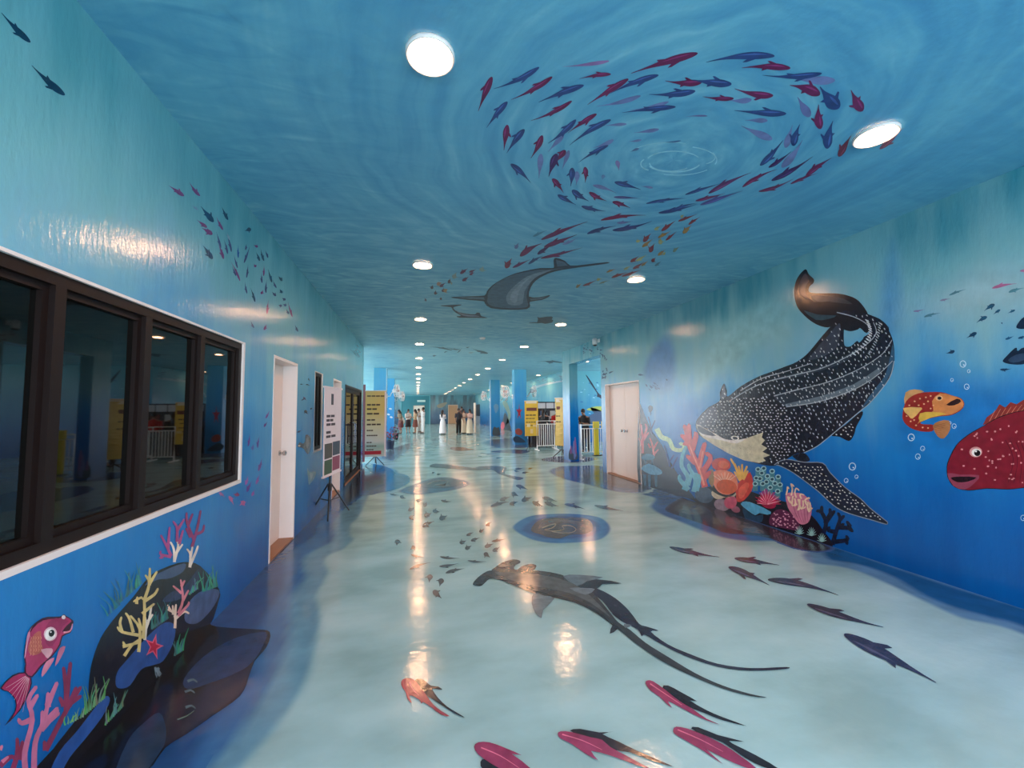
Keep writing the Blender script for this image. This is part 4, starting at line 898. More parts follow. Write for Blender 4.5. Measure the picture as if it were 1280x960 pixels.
# ------------------------------------------------------------------ floor mural
cP, cQ, cR, cS, c6 = crop(560, 680, 2.909), crop(780, 640, 3.2), crop(480, 560, 4), crop(300, 600, 6), crop(480, 820, 4.571)
soft('F', 'painted_shallows', [(-120,1020),(0,920),(150,800),(300,665),(375,615),(438,580),(470,582),(500,590),(470,610),(452,645),(443,655),(442,668),(446,674),(434,686),(416,694),(411,702),(416,714),(410,728),(402,744),(408,770),(404,800),(392,850),(362,900),(320,950),(270,1010),(200,1080)], (102, 152, 176), .08, 1, 'pale blue wavy border painted along the window wall')
soft('F', 'painted_shallows', [(-120,1020),(0,920),(150,800),(300,665),(375,615),(436,582),(462,586),(478,596),(452,622),(433,634),(420,655),(423,667),(417,678),(395,689),(384,698),(384,708),(387,722),(376,736),(368,752),(368,790),(352,840),(318,900),(262,970),(180,1060)], (50, 104, 154), .06, 2, 'mid blue wavy border painted along the window wall', outer=(102, 152, 176))
soft('F', 'painted_shallows', [(-120,1020),(0,920),(150,800),(300,665),(375,615),(420,600),(432,612),(420,632),(402,652),(398,668),(376,684),(364,698),(364,712),(360,735),(338,770),(326,800),(318,850),(270,910),(200,1000)], (30, 74, 124), .07, 3, 'deep blue border painted along the window wall', outer=(50, 104, 154))
soft('F', 'painted_shallows', [(418,640),(430,612),(452,582),(476,582),(492,590),(486,602),(462,612),(446,624),(432,634)], (52, 62, 82), .12, 4, 'dark patch of mural paint and painted-in reflections in front of the glazed door', outer=(50, 104, 154))  # part mural paint, part dark reflections put into the floor colour
soft('F', 'painted_shallows', [(452,600),(470,592),(500,592),(512,600),(498,610),(474,616),(456,618)], (70, 98, 140), .12, 3, 'blue patch painted beside the yellow tour banner', outer=(50, 104, 154))
soft('F', 'painted_shallows', cM([(60,560),(190,560),(380,608),(640,710),(900,800),(1110,862),(1200,905),(1150,925),(1000,900),(850,848),(680,845),(540,828),(420,792),(280,735),(185,698),(125,655),(150,610),(90,590)]), (62, 102, 158), .10, 2, 'blue pool painted on the floor below the corals')
soft('F', 'painted_shallows', cM([(215,672),(260,628),(340,600),(450,640),(640,712),(900,800),(1112,870),(1050,898),(900,876),(760,822),(640,806),(540,796),(420,752),(300,708)]), (60, 52, 66), .06, 4, 'dark rocky pool painted on the floor below the corals', outer=(62, 102, 158))
soft('F', 'painted_shallows', cM([(260,668),(330,622),(420,655),(440,690),(360,700)]), (92, 104, 108), .05, 5, 'grey stone painted in the rocky pool', outer=(60, 52, 66))
soft('F', 'painted_shallows', cM([(490,700),(600,720),(700,750),(770,800),(640,790),(540,760)]), (96, 96, 102), .05, 5, 'long grey stone painted in the rocky pool', outer=(60, 52, 66))
soft('F', 'painted_shallows', [(1020,672),(1048,684),(1184,730),(1290,762),(1340,775),(1800,930),(1800,1010),(1420,850),(1280,786),(1240,774),(1190,760),(1150,744),(1110,720),(1070,706),(1030,698)], (28, 86, 136), .07, 3, 'blue border painted along the whale shark wall', outer=(96, 138, 170))
soft('F', 'painted_shallows', [(1000,690),(1048,686),(1184,731),(1340,778),(1800,930),(1800,1050),(1420,872),(1280,796),(1200,774),(1150,752),(1100,728),(1060,712),(1010,704)], (96, 138, 170), .08, 2, 'pale blue edge painted along the whale shark wall')
soft('F', 'painted_shallows', cR([(815,118),(870,92),(960,88),(1100,92),(1290,170),(1340,205),(1290,228),(1150,220),(1000,184),(880,154)]), (66, 94, 140), .15, 2, 'blue pool painted in front of the double door')
soft('F', 'painted_shallows', cR([(1010,150),(1060,112),(1110,108),(1290,176),(1330,205),(1280,208),(1150,196)]), (56, 54, 62), .12, 3, 'dark pool painted at the double door threshold', outer=(66, 94, 140))
soft('F', 'painted_shallows', cR([(775,60),(850,42),(990,40),(1075,54),(1000,72),(880,74)]), (64, 76, 110), .15, 2, 'blue pool painted round the foot of the doorway pier')
soft('F', 'painted_shallows', cR([(638,405),(660,370),(730,338),(830,328),(960,328),(1080,345),(1135,385),(1135,425),(1080,462),(960,476),(830,478),(720,455)]), (74, 118, 172), .05, 2, 'blue rim of the round reef hole')
soft('F', 'painted_shallows', cR([(680,405),(740,360),(830,340),(960,340),(1050,358),(1095,395),(1060,435),(960,455),(830,458),(730,438)]), (66, 92, 146), .06, 3, 'indigo ring of the round reef hole', outer=(74, 118, 172))
g = Paint('F', 5); g.poly(cR([(735,412),(772,362),(850,348),(900,352),(940,347),(1012,354),(1042,385),(1040,412),(1000,430),(930,434),(880,452),(820,446),(785,432)]), (84, 72, 76))
for l in ([(790,400),(830,385),(860,380),(840,400),(800,410),(860,415),(900,405),(890,390),(930,388),(960,405),(940,422),(890,425),(840,418)],): g.stroke(cR(l), 1, (156, 156, 136), 3, .6, .8)
g.poly(cR([(770,405),(800,365),(860,356),(930,360),(1000,372),(1010,400),(960,380),(880,376),(820,385)]), (104, 98, 98), 2, .3); g.build('painted_reef_hole', 'brown reef hole painted in the middle of the floor')
soft('F', 'painted_shallows', cR([(55,218),(130,185),(230,152),(330,146),(440,172),(390,204),(270,226),(150,236)]), (72, 92, 136), .15, 2, 'blue rim of the far reef hole')
g = Paint('F', 4); g.poly(cR([(185,188),(235,158),(320,150),(395,174),(330,196),(230,200)]), (88, 84, 92)); g.stroke(cR([(220,180),(260,165),(320,165),(300,180),(250,185),(330,188)]), .9, (140, 140, 130), 3, .5); g.build('painted_reef_hole', 'brown reef hole painted beside the lamp reflection')
# shark
g = Paint('F', 5)
g.poly(cP([(500,160),(545,163),(610,198),(660,244),(695,290),(722,300),(766,315),(738,319),(800,365),(880,400),(980,435),(1100,451),(1230,447),(1226,455),(1100,461),(980,446),(860,406),(770,361),(716,330),(704,336),(690,311),(640,286),(600,256),(560,206)]), (50, 53, 70), 3)
g.build('painted_shadow', 'dark painted shadow of the long-tailed shark')
g = Paint('F', 6)
g.poly(cP([(160,98),(170,86),(196,68),(236,56),(260,60),(262,69),(246,76),(240,90),(252,94),(266,82),(296,72),(319,76),(320,85),(304,98),(230,104)]), (72, 70, 74), 2, -.4)
g.poly(cP([(90,146),(108,122),(140,100),(165,96),(230,93),(300,95),(370,102),(430,118),(490,150),(540,190),(590,250),(620,285),(662,312),(720,360),(800,410),(900,470),(1000,515),(1100,545),(1160,558),(1100,553),(1000,526),(880,477),(780,427),(690,367),(640,327),(600,296),(540,252),(470,216),(400,198),(310,179),(240,151),(190,131),(152,126),(126,149),(108,153)]), (62, 68, 74), 3)
g.poly(cP([(170,104),(260,106),(360,116),(430,134),(490,166),(545,215),(590,266),(520,215),(440,178),(340,158),(250,138)]), (88, 96, 100), 3, .4)
g.poly(cP([(300,168),(400,186),(470,204),(540,240),(600,286),(640,320),(600,292),(540,250),(470,214),(400,196)]), (44, 48, 56), 2, .4)
sh = g.build('painted_shark', 'long-tailed grey shark painted on the floor')
for pts, c, up in (([(312,178),(304,215),(318,250),(340,269),(346,240),(388,197),(350,188)], (104, 124, 134), .8), ([(418,116),(480,112),(564,121),(505,135),(470,152)], (98, 118, 130), .8), ([(462,150),(540,128),(632,143),(562,146),(538,164)], (46, 50, 64), .6), ([(600,292),(588,326),(616,310)], (60, 66, 74), .8), ([(640,290),(668,295),(645,306)], (110, 124, 132), .8), ([(440,160),(500,160),(535,164),(500,185)], (112, 126, 136), 1)):
    Paint('F', 6).poly(cP(pts), c, 2, up).build('fin', None, sh)
PK, PKL, SHD = (146, 64, 98), (222, 120, 150), (44, 48, 58)
def floor_fish(cr, pink, dark, line, label, pk=PK):
    g = Paint('F', 5); g.poly(cr(dark), SHD, 2); sdw = g.build('painted_shadow')
    g = Paint('F', 6); g.poly(cr(pink), pk, 2)
    if line: g.stroke(cr(line), 1.6, PKL, 3, .5, .3)
    g.build('painted_fish', label)
floor_fish(cP, [(718,506),(725,496),(746,499),(790,530),(840,570),(890,600),(940,635),(990,657),(940,641),(880,613),(820,580),(800,572),(815,596),(790,576),(770,556),(736,532)], [(780,522),(800,514),(850,540),(906,572),(880,569),(940,604),(1000,630),(1086,662),(1000,641),(930,614),(870,590),(830,562)], [(735,508),(790,545),(850,585)], 'pink fish painted below the shark tail tip')
floor_fish(cP, [(399,690),(410,681),(450,684),(520,703),(560,712),(590,738),(650,770),(700,798),(732,815),(690,806),(600,772),(520,752),(546,786),(500,762),(450,727),(410,707)], [(443,678),(480,672),(550,685),(606,682),(562,691),(620,718),(680,748),(760,783),(822,811),(740,787),(660,757),(600,748),(550,712),(480,694)], [(415,692),(490,715),(560,748)], 'pink fish painted between the plump pink fish and the shark tail')
floor_fish(cP, [(819,675),(830,664),(870,671),(930,694),(1000,728),(1060,768),(1122,816),(1080,812),(1000,777),(940,747),(1002,802),(930,753),(860,712),(824,690)], [(884,670),(910,666),(980,694),(1078,719),(1022,716),(1060,738),(1120,768),(1204,818),(1150,812),(1080,777),(1000,722),(930,694)], [(835,675),(920,712),(1000,755)], 'pink fish painted with its dark shadow to its upper side')
floor_fish(cP, [(95,737),(110,721),(150,721),(200,738),(268,768),(232,763),(270,790),(340,850),(400,900),(330,890),(240,845),(160,800),(110,765)], [(118,792),(135,781),(170,798),(230,828),(300,880),(200,860),(130,825)], [(120,740),(190,770),(260,815)], 'plump pink fish painted at the near edge of the floor')
floor_fish(c6, [(98,162),(104,136),(135,126),(170,135),(200,165),(240,220),(280,275),(330,315),(376,344),(330,337),(270,292),(222,262),(215,276),(205,252),(160,227),(146,232),(160,270),(135,247),(124,207),(110,187)], [(174,141),(215,131),(250,155),(270,170),(310,175),(334,193),(290,187),(276,191),(310,240),(360,288),(420,325),(464,353),(400,327),(340,287),(270,242),(230,212)], [(145,150),(165,190),(200,225)], 'salmon pink fish painted under the lamp reflection', (160, 72, 86))
school('F', cQ, 3.2, [(182,140,380,180,18,(62,64,84)),(442,185,620,212,20,(68,64,88)),(418,220,580,292,26,(60,60,84)),(575,270,855,332,26,(62,64,80)),(732,368,1035,460,28,(58,58,74)),(880,488,1245,680,46,(56,58,76))], 5, bend=.04, light=True, label=None)
GY, GB = (84, 88, 90), (108, 96, 84)
school('F', cR, 4, [(70,458,64,488,26,GY),(155,492,132,508,20,GB),(135,533,200,546,11,GB),(280,543,378,550,11,GY),(276,592,372,576,13,GY),(308,625,402,603,15,GY),(128,607,232,573,13,GB),(232,632,226,672,28,GY),(290,652,278,692,28,GY),(246,712,288,752,28,GY),(418,562,510,565,9,GY),
 (378,475,412,463,20,GY),(406,505,438,488,20,GY),(434,464,478,449,15,GY),(412,438,448,421,13,GY),(476,420,502,404,15,GY),(516,376,528,392,26,GB),(538,467,610,454,12,GB),(503,495,548,478,19,GY),(543,515,580,493,18,GY),(500,525,530,548,22,GY),(128,340,148,362,22,GB),(202,340,238,326,24,GB),
 (243,314,278,320,18,GY),(278,356,316,338,24,GY),(193,395,250,366,22,GB),(122,314,152,298,16,GB),(200,292,216,268,16,GB),(285,261,338,267,11,GB),(160,262,195,260,13,GB),(20,212,45,205,12,GY),(30,230,75,234,7,GY),(80,240,110,252,14,GY),
 (533,292,624,270,16,GY),(578,262,632,244,16,GY),(636,226,672,240,22,GY),(628,280,672,268,17,GY),(688,264,740,246,22,GY),(742,268,800,292,20,GY),(792,248,866,268,19,GY),(803,272,874,290,19,GY),(902,280,1005,306,15,GY),(1052,287,1195,314,15,GY),(660,187,720,208,17,GY),(655,105,700,98,8,GY),(690,125,730,122,8,GY),(650,112,680,120,7,GY),(720,105,750,100,7,GY)], 5, bend=.05)
g = Paint('F', 5); g.poly(cR([(232,86),(258,78),(330,84),(440,98),(480,92),(560,90),(612,97),(604,126),(640,138),(697,150),(668,160),(612,142),(570,127),(540,110),(440,112),(330,102),(238,96)]), (82, 84, 84)); g.build('painted_shark', 'distant dark shark painted on the floor toward the hall')
g = Paint('F', 5); g.poly(cR([(530,18),(600,10),(690,8),(730,16),(690,28),(600,24)]), (94, 78, 80)); g.build('painted_ray', 'brown flat ray painted on the far floor')
for (x0, y0, x1, y1, w, c) in ((330, 2, 470, 8, 20, (120, 104, 100)), (480, 25, 520, 28, 5, GY), (510, 32, 545, 30, 5, GY), (470, 40, 500, 44, 5, GY), (560, 50, 600, 46, 5, GY), (240, 125, 255, 120, 8, GY), (265, 132, 285, 130, 8, GY)):
    h, t = cR([(x0, y0), (x1, y1)]); Paint('F', 4).fish(h, t, w/4, c, 0, False).build('painted_fish')
random.seed(5)
soft('F', 'painted_shallows', [(600,553),(630,548),(665,549),(690,556),(660,560),(620,560)], (96, 98, 110), .4, 2)
soft('F', 'painted_shallows', [(470,570),(500,556),(520,553),(508,570),(490,578)], (92, 110, 130), .4, 2)
# ------------------------------------------------------------------ things standing in the hall
def print_rows(mb, rows, x0, x1, y, rnd):
    "word-like bars: rows of (z, height, share of width, words)"
    for (z, h, share, n) in rows:
        x = x0; end = x0+(x1-x0)*share; wd = (end-x0)/n
        for k in range(n): mb.box(x, x+wd*.86, y-.0015, y, z, z+h); x += wd
# roll poster on a tripod beside the wall, facing the corridor
def local_build(mb, name, mat, par, **k): return mb.build(name, mat, par, **k)
es = tag(empty('poster_stand', (-1.21, 6.52, 0), math.radians(81)), 'white notice poster on a black tripod stand beside the narrow window', 'poster stand')
# local: x along poster width, -y the face
MB().box(-.34, .34, -.012, -.004, .60, 1.84).build('poster', P((226, 214, 220), .5), es)
tx = MB(); print_rows(tx, [(1.60,.16,.18,1)], -.09, .5, -.012, 1); print_rows(tx, [(1.42,.035,.6,2),(1.36,.035,.5,2),(1.30,.035,.66,2),(1.19,.035,.35,1),(1.13,.035,.7,2)], -.26, .3, -.012, 1); tx.build('printed_text', P((60, 52, 62), .6), es)['kind'] = 'stuff'
for (x0, x1, z0, z1, c) in ((-.31,-.02,.84,1.05,(74,74,70)),(.0,.30,.86,1.06,(62,78,92)),(-.31,-.02,.62,.82,(60,86,64)),(.0,.30,.64,.84,(140,70,96))):
    MB().box(x0, x1, -.0135, -.012, z0, z1).build('printed_photo', P(c, .6), es)
MB().box(-.36, .36, -.02, .004, 1.835, 1.86).build('poster_rail', P((226, 214, 220), .5), es); MB().box(-.36, .36, -.02, .004, .585, .61).build('poster_rail', P((226, 214, 220), .5), es)
MB().tube([(0, .02, .28), (0, .02, 1.86)], .014, 10).build('pole', M_BLACK, es)
MB().lathe([(.028, .36), (.03, .44), (.02, .46)], 10, (0, .02, 0)).build('collar', M_BLACK, es)
for a in (200, 320, 80):
    c, s = math.cos(math.radians(a)), math.sin(math.radians(a))
    MB().tube([(.02*c, .02+.02*s, .46), (.36*c, .02+.30*s, .012)], .011, 8).build('leg', M_BLACK, es)
    MB().tube([(.01*c, .02+.01*s, .22), (.18*c, .02+.15*s, .24)], .006, 6).build('brace', M_BLACK, es)

def banner(loc, rz, w, z0, z1, base, label, rows, blocks, curl=0.):
    r = tag(empty('banner_stand', loc, rz), label, 'banner')
    n = 10; v = []; f = []
    for i in range(n+1):
        t = i/n; z = z1+(z0-z1)*t; off = curl*math.sin(t*math.pi*1.5)
        v += [(-w/2, off*.5, z), (w/2, -off, z)]
    for i in range(n): f.append((2*i, 2*i+1, 2*i+3, 2*i+2))
    b = MB(); b.add(v, f); b.add([(x, y+.006, z) for x, y, z in v], [tuple(reversed(q)) for q in f]); b.build('banner_sheet', base, r)
    ar = MB(); print_rows(ar, rows, -w*.42, w*.45, -.006, 1)
    if rows: ar.build('printed_text', P((74, 56, 34), .6), r)['kind'] = 'stuff'
    for (x0, x1, a0, a1, c) in blocks: MB().box(x0*w, x1*w, -.008, -.006, a0, a1).build('printed_panel', P(c, .6), r)
    MB().box(-w/2-.01, w/2+.01, -.008, .014, z1-.005, z1+.018).build('top_rail', M_WHITE, r)
    MB().tube([(0, .03, .06), (0, .03, z1)], .012, 8).build('pole', M_BLACK, r)
    for a in (215, 325, 90):
        c, s = math.cos(math.radians(a)), math.sin(math.radians(a))
        MB().tube([(0, .03, .26), (.3*c, .03+.26*s, .012)], .012, 8).build('leg', M_BLACK, r)
    return r
def yellow_fade():
    m, nt, b = nodes('banner_fade'); b.inputs['Roughness'].default_value = .45
    geo = N(nt, 'ShaderNodeNewGeometry'); sx = N(nt, 'ShaderNodeSeparateXYZ'); nt.links.new(geo.outputs['Position'], sx.inputs[0])
    z = mth(nt, 'DIVIDE', sx.outputs[2], 2.2)
    r = ramp(nt, [(.1, (205, 205, 195)), (.24, (150, 180, 160)), (.3, (205, 205, 190)), (.5, (214, 200, 150)), (.7, (214, 184, 96)), (.92, (205, 176, 100))]); nt.links.new(z, r.inputs[0]); nt.links.new(r.outputs[0], b.inputs['Base Color']); return m
tb = banner((-1.13, 12.2, 0), 0, .56, .24, 2.07, yellow_fade(), 'yellow tour banner with dark lettering and red stripe beside the glazed door',
    [(1.91,.035,.98,4),(1.66,.045,.75,3),(1.54,.045,.58,2),(1.41,.045,.72,2),(1.24,.04,.48,2),(1.11,.045,.8,3),(.95,.035,.36,3),(.81,.035,.6,5),(.62,.03,.3,2),(.52,.03,.55,4),(.42,.03,.4,3)], [(-.5,.28,.30,.40,(178,28,44)),(.42,.5,.24,2.05,(232,214,214))])
MB().box(-.34, -.28, .0, .02, .1, 2.25).build('side_strip', P((150, 96, 104), .5), tb)
YB = plain('banner_yellow', (226, 186, 62), .5, var=.12)
banner((4.2, 15.1, 0), 0, .52, .52, 1.83, YB, 'flat yellow ticket banner beside the starfish column', [(1.28,.04,.9,3),(1.16,.03,.8,3),(1.02,.03,.85,4),(.9,.03,.6,3)], [(-.36,.4,1.46,1.58,(112,56,48)),(-.36,-.1,.86,.98,(236,216,170)),(.1,.4,.86,.94,(232,208,150)),(-.1,.1,.62,.78,(236,206,150)),(-.4,.4,1.74,1.82,(236,222,190))])
banner((4.42, 12.42, 0), math.radians(-62), .5, .36, 1.86, plain('banner_yellow_worn', (222, 188, 92), .5, var=.15), 'curled yellow banner leaning beside the doorway pier', [(1.28,.03,.8,3),(1.1,.03,.6,2)], [(-.36,.4,1.5,1.6,(112,56,48)),(-.4,.4,1.74,1.84,(234,222,200))], .05)

# white crowd barriers
def barrier(x0, x1, y, z1, zb, n, label):
    r = tag(empty('barrier', ((x0+x1)/2, y, 0)), label, 'barrier'); w = (x1-x0)/2
    MB().tube([(-w, 0, .03), (-w, 0, z1), (w, 0, z1), (w, 0, .03)], .022, 8).build('frame', M_STEEL, r)
    MB().tube([(-w, 0, zb), (w, 0, zb)], .016, 8).build('rail', M_STEEL, r); MB().tube([(-w, 0, z1-.12), (w, 0, z1-.12)], .013, 8).build('rail', M_STEEL, r)
    for k in range(n):
        x = -w+2*w*(k+1)/(n+1); MB().tube([(x, 0, zb), (x, 0, z1-.12)], .012, 6).build('baluster', M_STEEL, r)
    for sx in (-w, w): MB().tube([(sx, -.28, .02), (sx, .28, .02)], .02, 8).build('foot', M_STEEL, r)
barrier(4.35, 5.1, 14.9, 1.08, .16, 8, 'white tube barrier between the flat yellow banner and the curled one')
barrier(5.2, 6.45, 12.9, .98, .08, 12, 'white tube barrier behind the yellow posts in the doorway')
barrier(5.2, 6.4, 15.4, 1.05, .16, 10, 'white tube barrier in front of the crowd at the booth')
sp = tag(empty('post', (4.76, 11.75, 0)), 'stout white post standing beside the doorway pier', 'post')
MB().lathe([(.055, .02), (.055, 1.03), (.04, 1.05)], 14).build('tube', M_STEEL, sp, True); MB().lathe([(.12, 0), (.12, .02), (.06, .03)], 16).build('base', M_STEEL, sp)
for x in (5.68, 5.98):
    yp = tag(empty('post', (x, 12.6, 0)), 'square yellow queue post in the doorway', 'post', 'yellow posts in the doorway')
    MB().box(-.075, .075, -.05, .05, .02, .86).build('shaft', P((226, 196, 44), .5), yp, bevel=.008); MB().box(-.095, .095, -.06, .06, .88, 1.1).build('head', P((232, 206, 70), .5), yp, bevel=.01); MB().box(-.12, .12, -.1, .1, 0, .02).build('base', M_BLACK, yp)

# booth behind the barriers
bo = tag(empty('ticket_booth', (5.78, 17.2, 0)), 'dark booth counter with a row of white photo panels', 'booth')
MB().box(-1.0, 1.0, -.1, .3, 0, .95).build('counter', P((40, 34, 38), .5), bo); MB().box(-1.05, 1.05, -.16, .34, .95, 1.0).build('worktop', P((96, 40, 40), .4), bo)
MB().box(-1.0, 1.0, .5, .54, .0, 1.85).build('back_board', P((44, 30, 34), .5), bo)
for k in range(5): MB().box(-.95+k*.39, -.6+k*.39, .48, .5, 1.56, 1.8).build('photo_panel', P((214, 204, 204), .5), bo)
for k in range(4): MB().box(-.9+k*.45, -.62+k*.45, .48, .5, 1.1, 1.45).build('photo_panel', P(((150, 60, 60), (70, 90, 120), (190, 180, 170), (120, 60, 50))[k], .5), bo)
nb = tag(empty('notice_board', (5.52, 14.6, 0)), 'small white notice on a thin pole behind the pier', 'sign')
MB().box(-.11, .11, -.012, .012, 1.42, 1.88).build('panel', P((226, 226, 226), .5), nb); MB().box(-.09, .09, -.014, -.012, 1.6, 1.66).box(-.09, .09, -.014, -.012, 1.46, 1.5).build('printed_text', P((60, 60, 70), .5), nb)['kind'] = 'stuff'; MB().tube([(0, .015, .02), (0, .015, 1.6)], .012, 8).lathe([(.14, 0), (.14, .02), (.02, .03)], 14, (0, .015, 0)).build('pole', M_BLACK, nb)

# hammerhead and fishes on the wall seen through the doorway
def flat_y(name, pts, c, y, par, label=None, sm=3):
    q = [onY(p, y) for p in smooth(pts, sm)]; me = bpy.data.meshes.new(name); me.from_pydata([tuple(v) for v in q], [], [tuple(range(len(q)))]); me.materials.append(P(c, .4))
    bm = bmesh.new(); bm.from_mesh(me); bmesh.ops.triangulate(bm, faces=bm.faces[:]); bm.to_mesh(me); bm.free()
    o = newobj(name, me, par)
    if label: o['label'] = label
    return o
c7 = crop(690, 410, 10.667)
hh = flat_y('painted_marlin', c7([(452,632),(470,640),(540,740),(605,850),(660,900),(720,920),(720,1000),(640,930),(600,915),(600,870),(520,750)]), (34, 40, 62), 17.895, wall_bay_back, 'dark marlin with long bill painted beyond the doorway')
flat_y('painted_fish', [(738,510),(748,512),(760,520),(760,530),(748,522)], (60, 78, 104), 17.895, wall_bay_back)
flat_y('painted_fish', [(733,512),(745,508),(760,509),(760,513),(746,514)], (190, 196, 90), 17.895, wall_bay_back)
flat_y('painted_fish', [(728,530),(736,520),(748,515),(760,514),(760,524),(746,528)], (70, 90, 124), 17.893, wall_bay_back)
random.seed(9)
for k in range(18):
    x, y = random.uniform(724, 750), random.uniform(478, 520); w = random.uniform(.8, 2.2)
    flat_y('painted_fish', [(x-w, y), (x, y-w*.35), (x+w, y+.2), (x, y+w*.35)], (40, 110, 170) if k % 2 else (150, 210, 230), 17.896, wall_bay_back, None, 2)
# painted sea life on the columns and side wall
def on_col(name, pts, c, col_y, par, label=None, off=.004): return flat_y(name, pts, c, col_y-off, par, label)
c5 = crop(580, 440, 6.857)
on_col('painted_starfish', [(649+(6.2 if k % 2 == 0 else 2.3)*.62*math.cos(-1.57+k*.6283), 515+(6.2 if k % 2 == 0 else 2.3)*1.7*math.sin(-1.57+k*.6283)) for k in range(10)], (178, 44, 64), 17.5, columns[2], 'red starfish on the blue column')
on_col('painted_coral', c5([(440,670),(470,655),(500,680),(490,710),(450,705)]), (170, 84, 76), 17.5, columns[2]); on_col('painted_coral', c5([(420,740),(450,720),(480,730),(520,760),(520,775),(440,775)]), (40, 70, 96), 17.5, columns[2])
on_col('painted_coral', c5([(248,660),(262,640),(280,650),(300,645),(308,690),(308,715),(248,715)]), (70, 78, 84), 23.8, columns[3]); on_col('painted_jellyfish', c5([(255,460),(275,445),(295,460),(290,500),(272,525),(260,495)]), (110, 160, 196), 23.8, columns[3])
for (x, y) in ((488, 511), (485.5, 518), (489, 521.5)): on_col('painted_fish', [(x-2, y), (x, y-1.2), (x+2, y+.4), (x, y+1.2)], (214, 222, 230), 23.2, columns[1])
cp = MB().box(4.135, 4.165, 23.78, 23.798, .0, HC).build('conduit', P((214, 222, 228), .4), columns[3]); MB().box(-1.24, -1.215, 17.59, 17.598, .9, HC).build('conduit', P((200, 220, 230), .4), columns[0])
def flat_x(name, pts, c, X, par, label=None):
    q = [onX(p, X) for p in smooth(pts, 3)]; me = bpy.data.meshes.new(name); me.from_pydata([tuple(v) for v in q], [], [tuple(range(len(q)))]); me.materials.append(P(c, .4))
    bm = bmesh.new(); bm.from_mesh(me); bmesh.ops.triangulate(bm, faces=bm.faces[:]); bm.to_mesh(me); bm.free()
    o = newobj(name, me, par)
    if label: o['label'] = label
    return o
flat_x('painted_kelp', c5([(330,430),(360,420),(385,470),(400,540),(385,600),(360,620),(375,540),(350,480)]), (110, 140, 130), XB-.004, wall_bay_right)
flat_x('painted_coral', c5([(315,640),(325,600),(345,610),(345,650),(325,665)]), (196, 84, 100), XB-.005, wall_bay_right); flat_x('painted_rock', c5([(330,600),(350,520),(375,560),(400,650),(400,670),(320,670)]), (34, 52, 66), XB-.004, wall_bay_right)
flat_x('painted_coral', c5([(150,660),(175,620),(205,650),(225,675),(140,680)]), (120, 50, 90), XB-.004, wall_bay_right)
random.seed(21)
for k in range(40):
    t = random.random(); x = 655+t*48; y = 484-t*14+random.uniform(-5, 7); w = random.uniform(.6, 1.2)
    flat_x('painted_fish', [(x-w, y), (x, y-w*.4), (x+w, y), (x, y+w*.4)], (40, 80, 110), XB-.004, wall_bay_right)
flat_x('painted_eel', c5([(560,310),(640,285),(760,255),(840,245),(840,255),(700,285),(600,315)]), (150, 180, 190), XB-.004, wall_bay_right)
def on_pier(name, pts, c, up=0): return flat_y(name, pts, c, 11.466-up, wall_right, None)
for k in range(9):
    x = 713.5+random.uniform(0, 7); y = 551+random.uniform(0, 18); on_pier('painted_coral', [(x-1, y+5), (x-.8, y-2), (x, y-5), (x+.8, y-2), (x+1, y+5)], (150, 90, 140) if k % 2 else (120, 130, 180), k*.0004)
on_pier('painted_rock', [(711.5,574),(712,562),(716,566),(720,562),(722,574)], (70, 84, 96), -.0006+.0004)
# far mural and fish on the end wall
flat_y('painted_fish', [(546,507),(552,504),(559,503),(555,508),(549,510)], (150, 140, 120), 47.99, wall_far, 'pale fish painted beside the tan far door')
MB().box(-.0, .9, 47.8, 47.9, 2.5, 2.72).build('exit_lamp', P((210, 230, 220), .5), wall_far)

# wall fans on the columns
def fan(loc, face, tilt, label):
    r = tag(empty('wall_fan', loc, face), label, 'fan')
    g = MB(); R = .25     # guard faces -y, bracket runs back along +y
    for rr, yy in ((R, 0), (R, -.1), (R*.66, -.125), (R*.33, -.13)):
        g.tube([(rr*math.cos(a*math.pi/10), yy, rr*math.sin(a*math.pi/10)) for a in range(21)], .014 if rr == R else .004, 6, cap=False)
    for k in range(20):
        a = k*math.pi/10; c, s = math.cos(a), math.sin(a); g.tube([(R*c, 0, R*s), (R*c, -.1, R*s), (.05*c, -.135, .05*s)], .004, 5)
    g.build('guard', M_STEEL, r)
    MB().lathe([(.03, -.15), (.05, -.14), (.05, -.06), (.03, -.05)], 14, axis='y').build('hub', P((150, 110, 105), .4), r)
    for k in range(3):
        b = MB(); a0 = k*2.094
        pts = [(.04, -.2), (.12, -.42), (.21, -.40), (.225, 0), (.2, .3), (.1, .25)]
        v = [(q*math.cos(a0+w), -.08+.03*w, q*math.sin(a0+w)) for q, w in pts]; v += [(x, y+.006, z) for x, y, z in v]
        n = len(pts); b.add(v, [tuple(range(n)), tuple(range(2*n-1, n-1, -1))]+[(i, (i+1) % n, n+(i+1) % n, n+i) for i in range(n)]); b.build('blade', P((170, 140, 135), .4), r)
    MB().lathe([(.04, -.05), (.075, -.02), (.08, .08), (.05, .13)], 14, axis='y').build('motor', M_STEEL, r, True)
    MB().tube([(0, .08, -.02), (0, .17, -.1), (0, .22, -.22), (0, .33, -.22)], .02, 8).box(-.05, .05, .33, .35, -.3, -.12).build('bracket', M_STEEL, r)
    MB().tube([(0, .33, -.3), (.01, .33, -.7)], .006, 6).build('cord', M_STEEL, r)
R90 = math.pi/2
fan((-.87, 17.62, 2.33), R90*.85, 0, 'white wall fan on the column behind the yellow tour banner')
fan((-.85, 23.35, 2.30), R90*.8, 0, 'white wall fan on the column beside the women with phones')
fan((3.77, 17.62, 2.30), -R90*.75, 0, 'white wall fan reaching into the corridor from the starfish column')
fan((5.0, 17.66, 2.33), R90*.7, 0, 'white wall fan on the bay side of the starfish column')
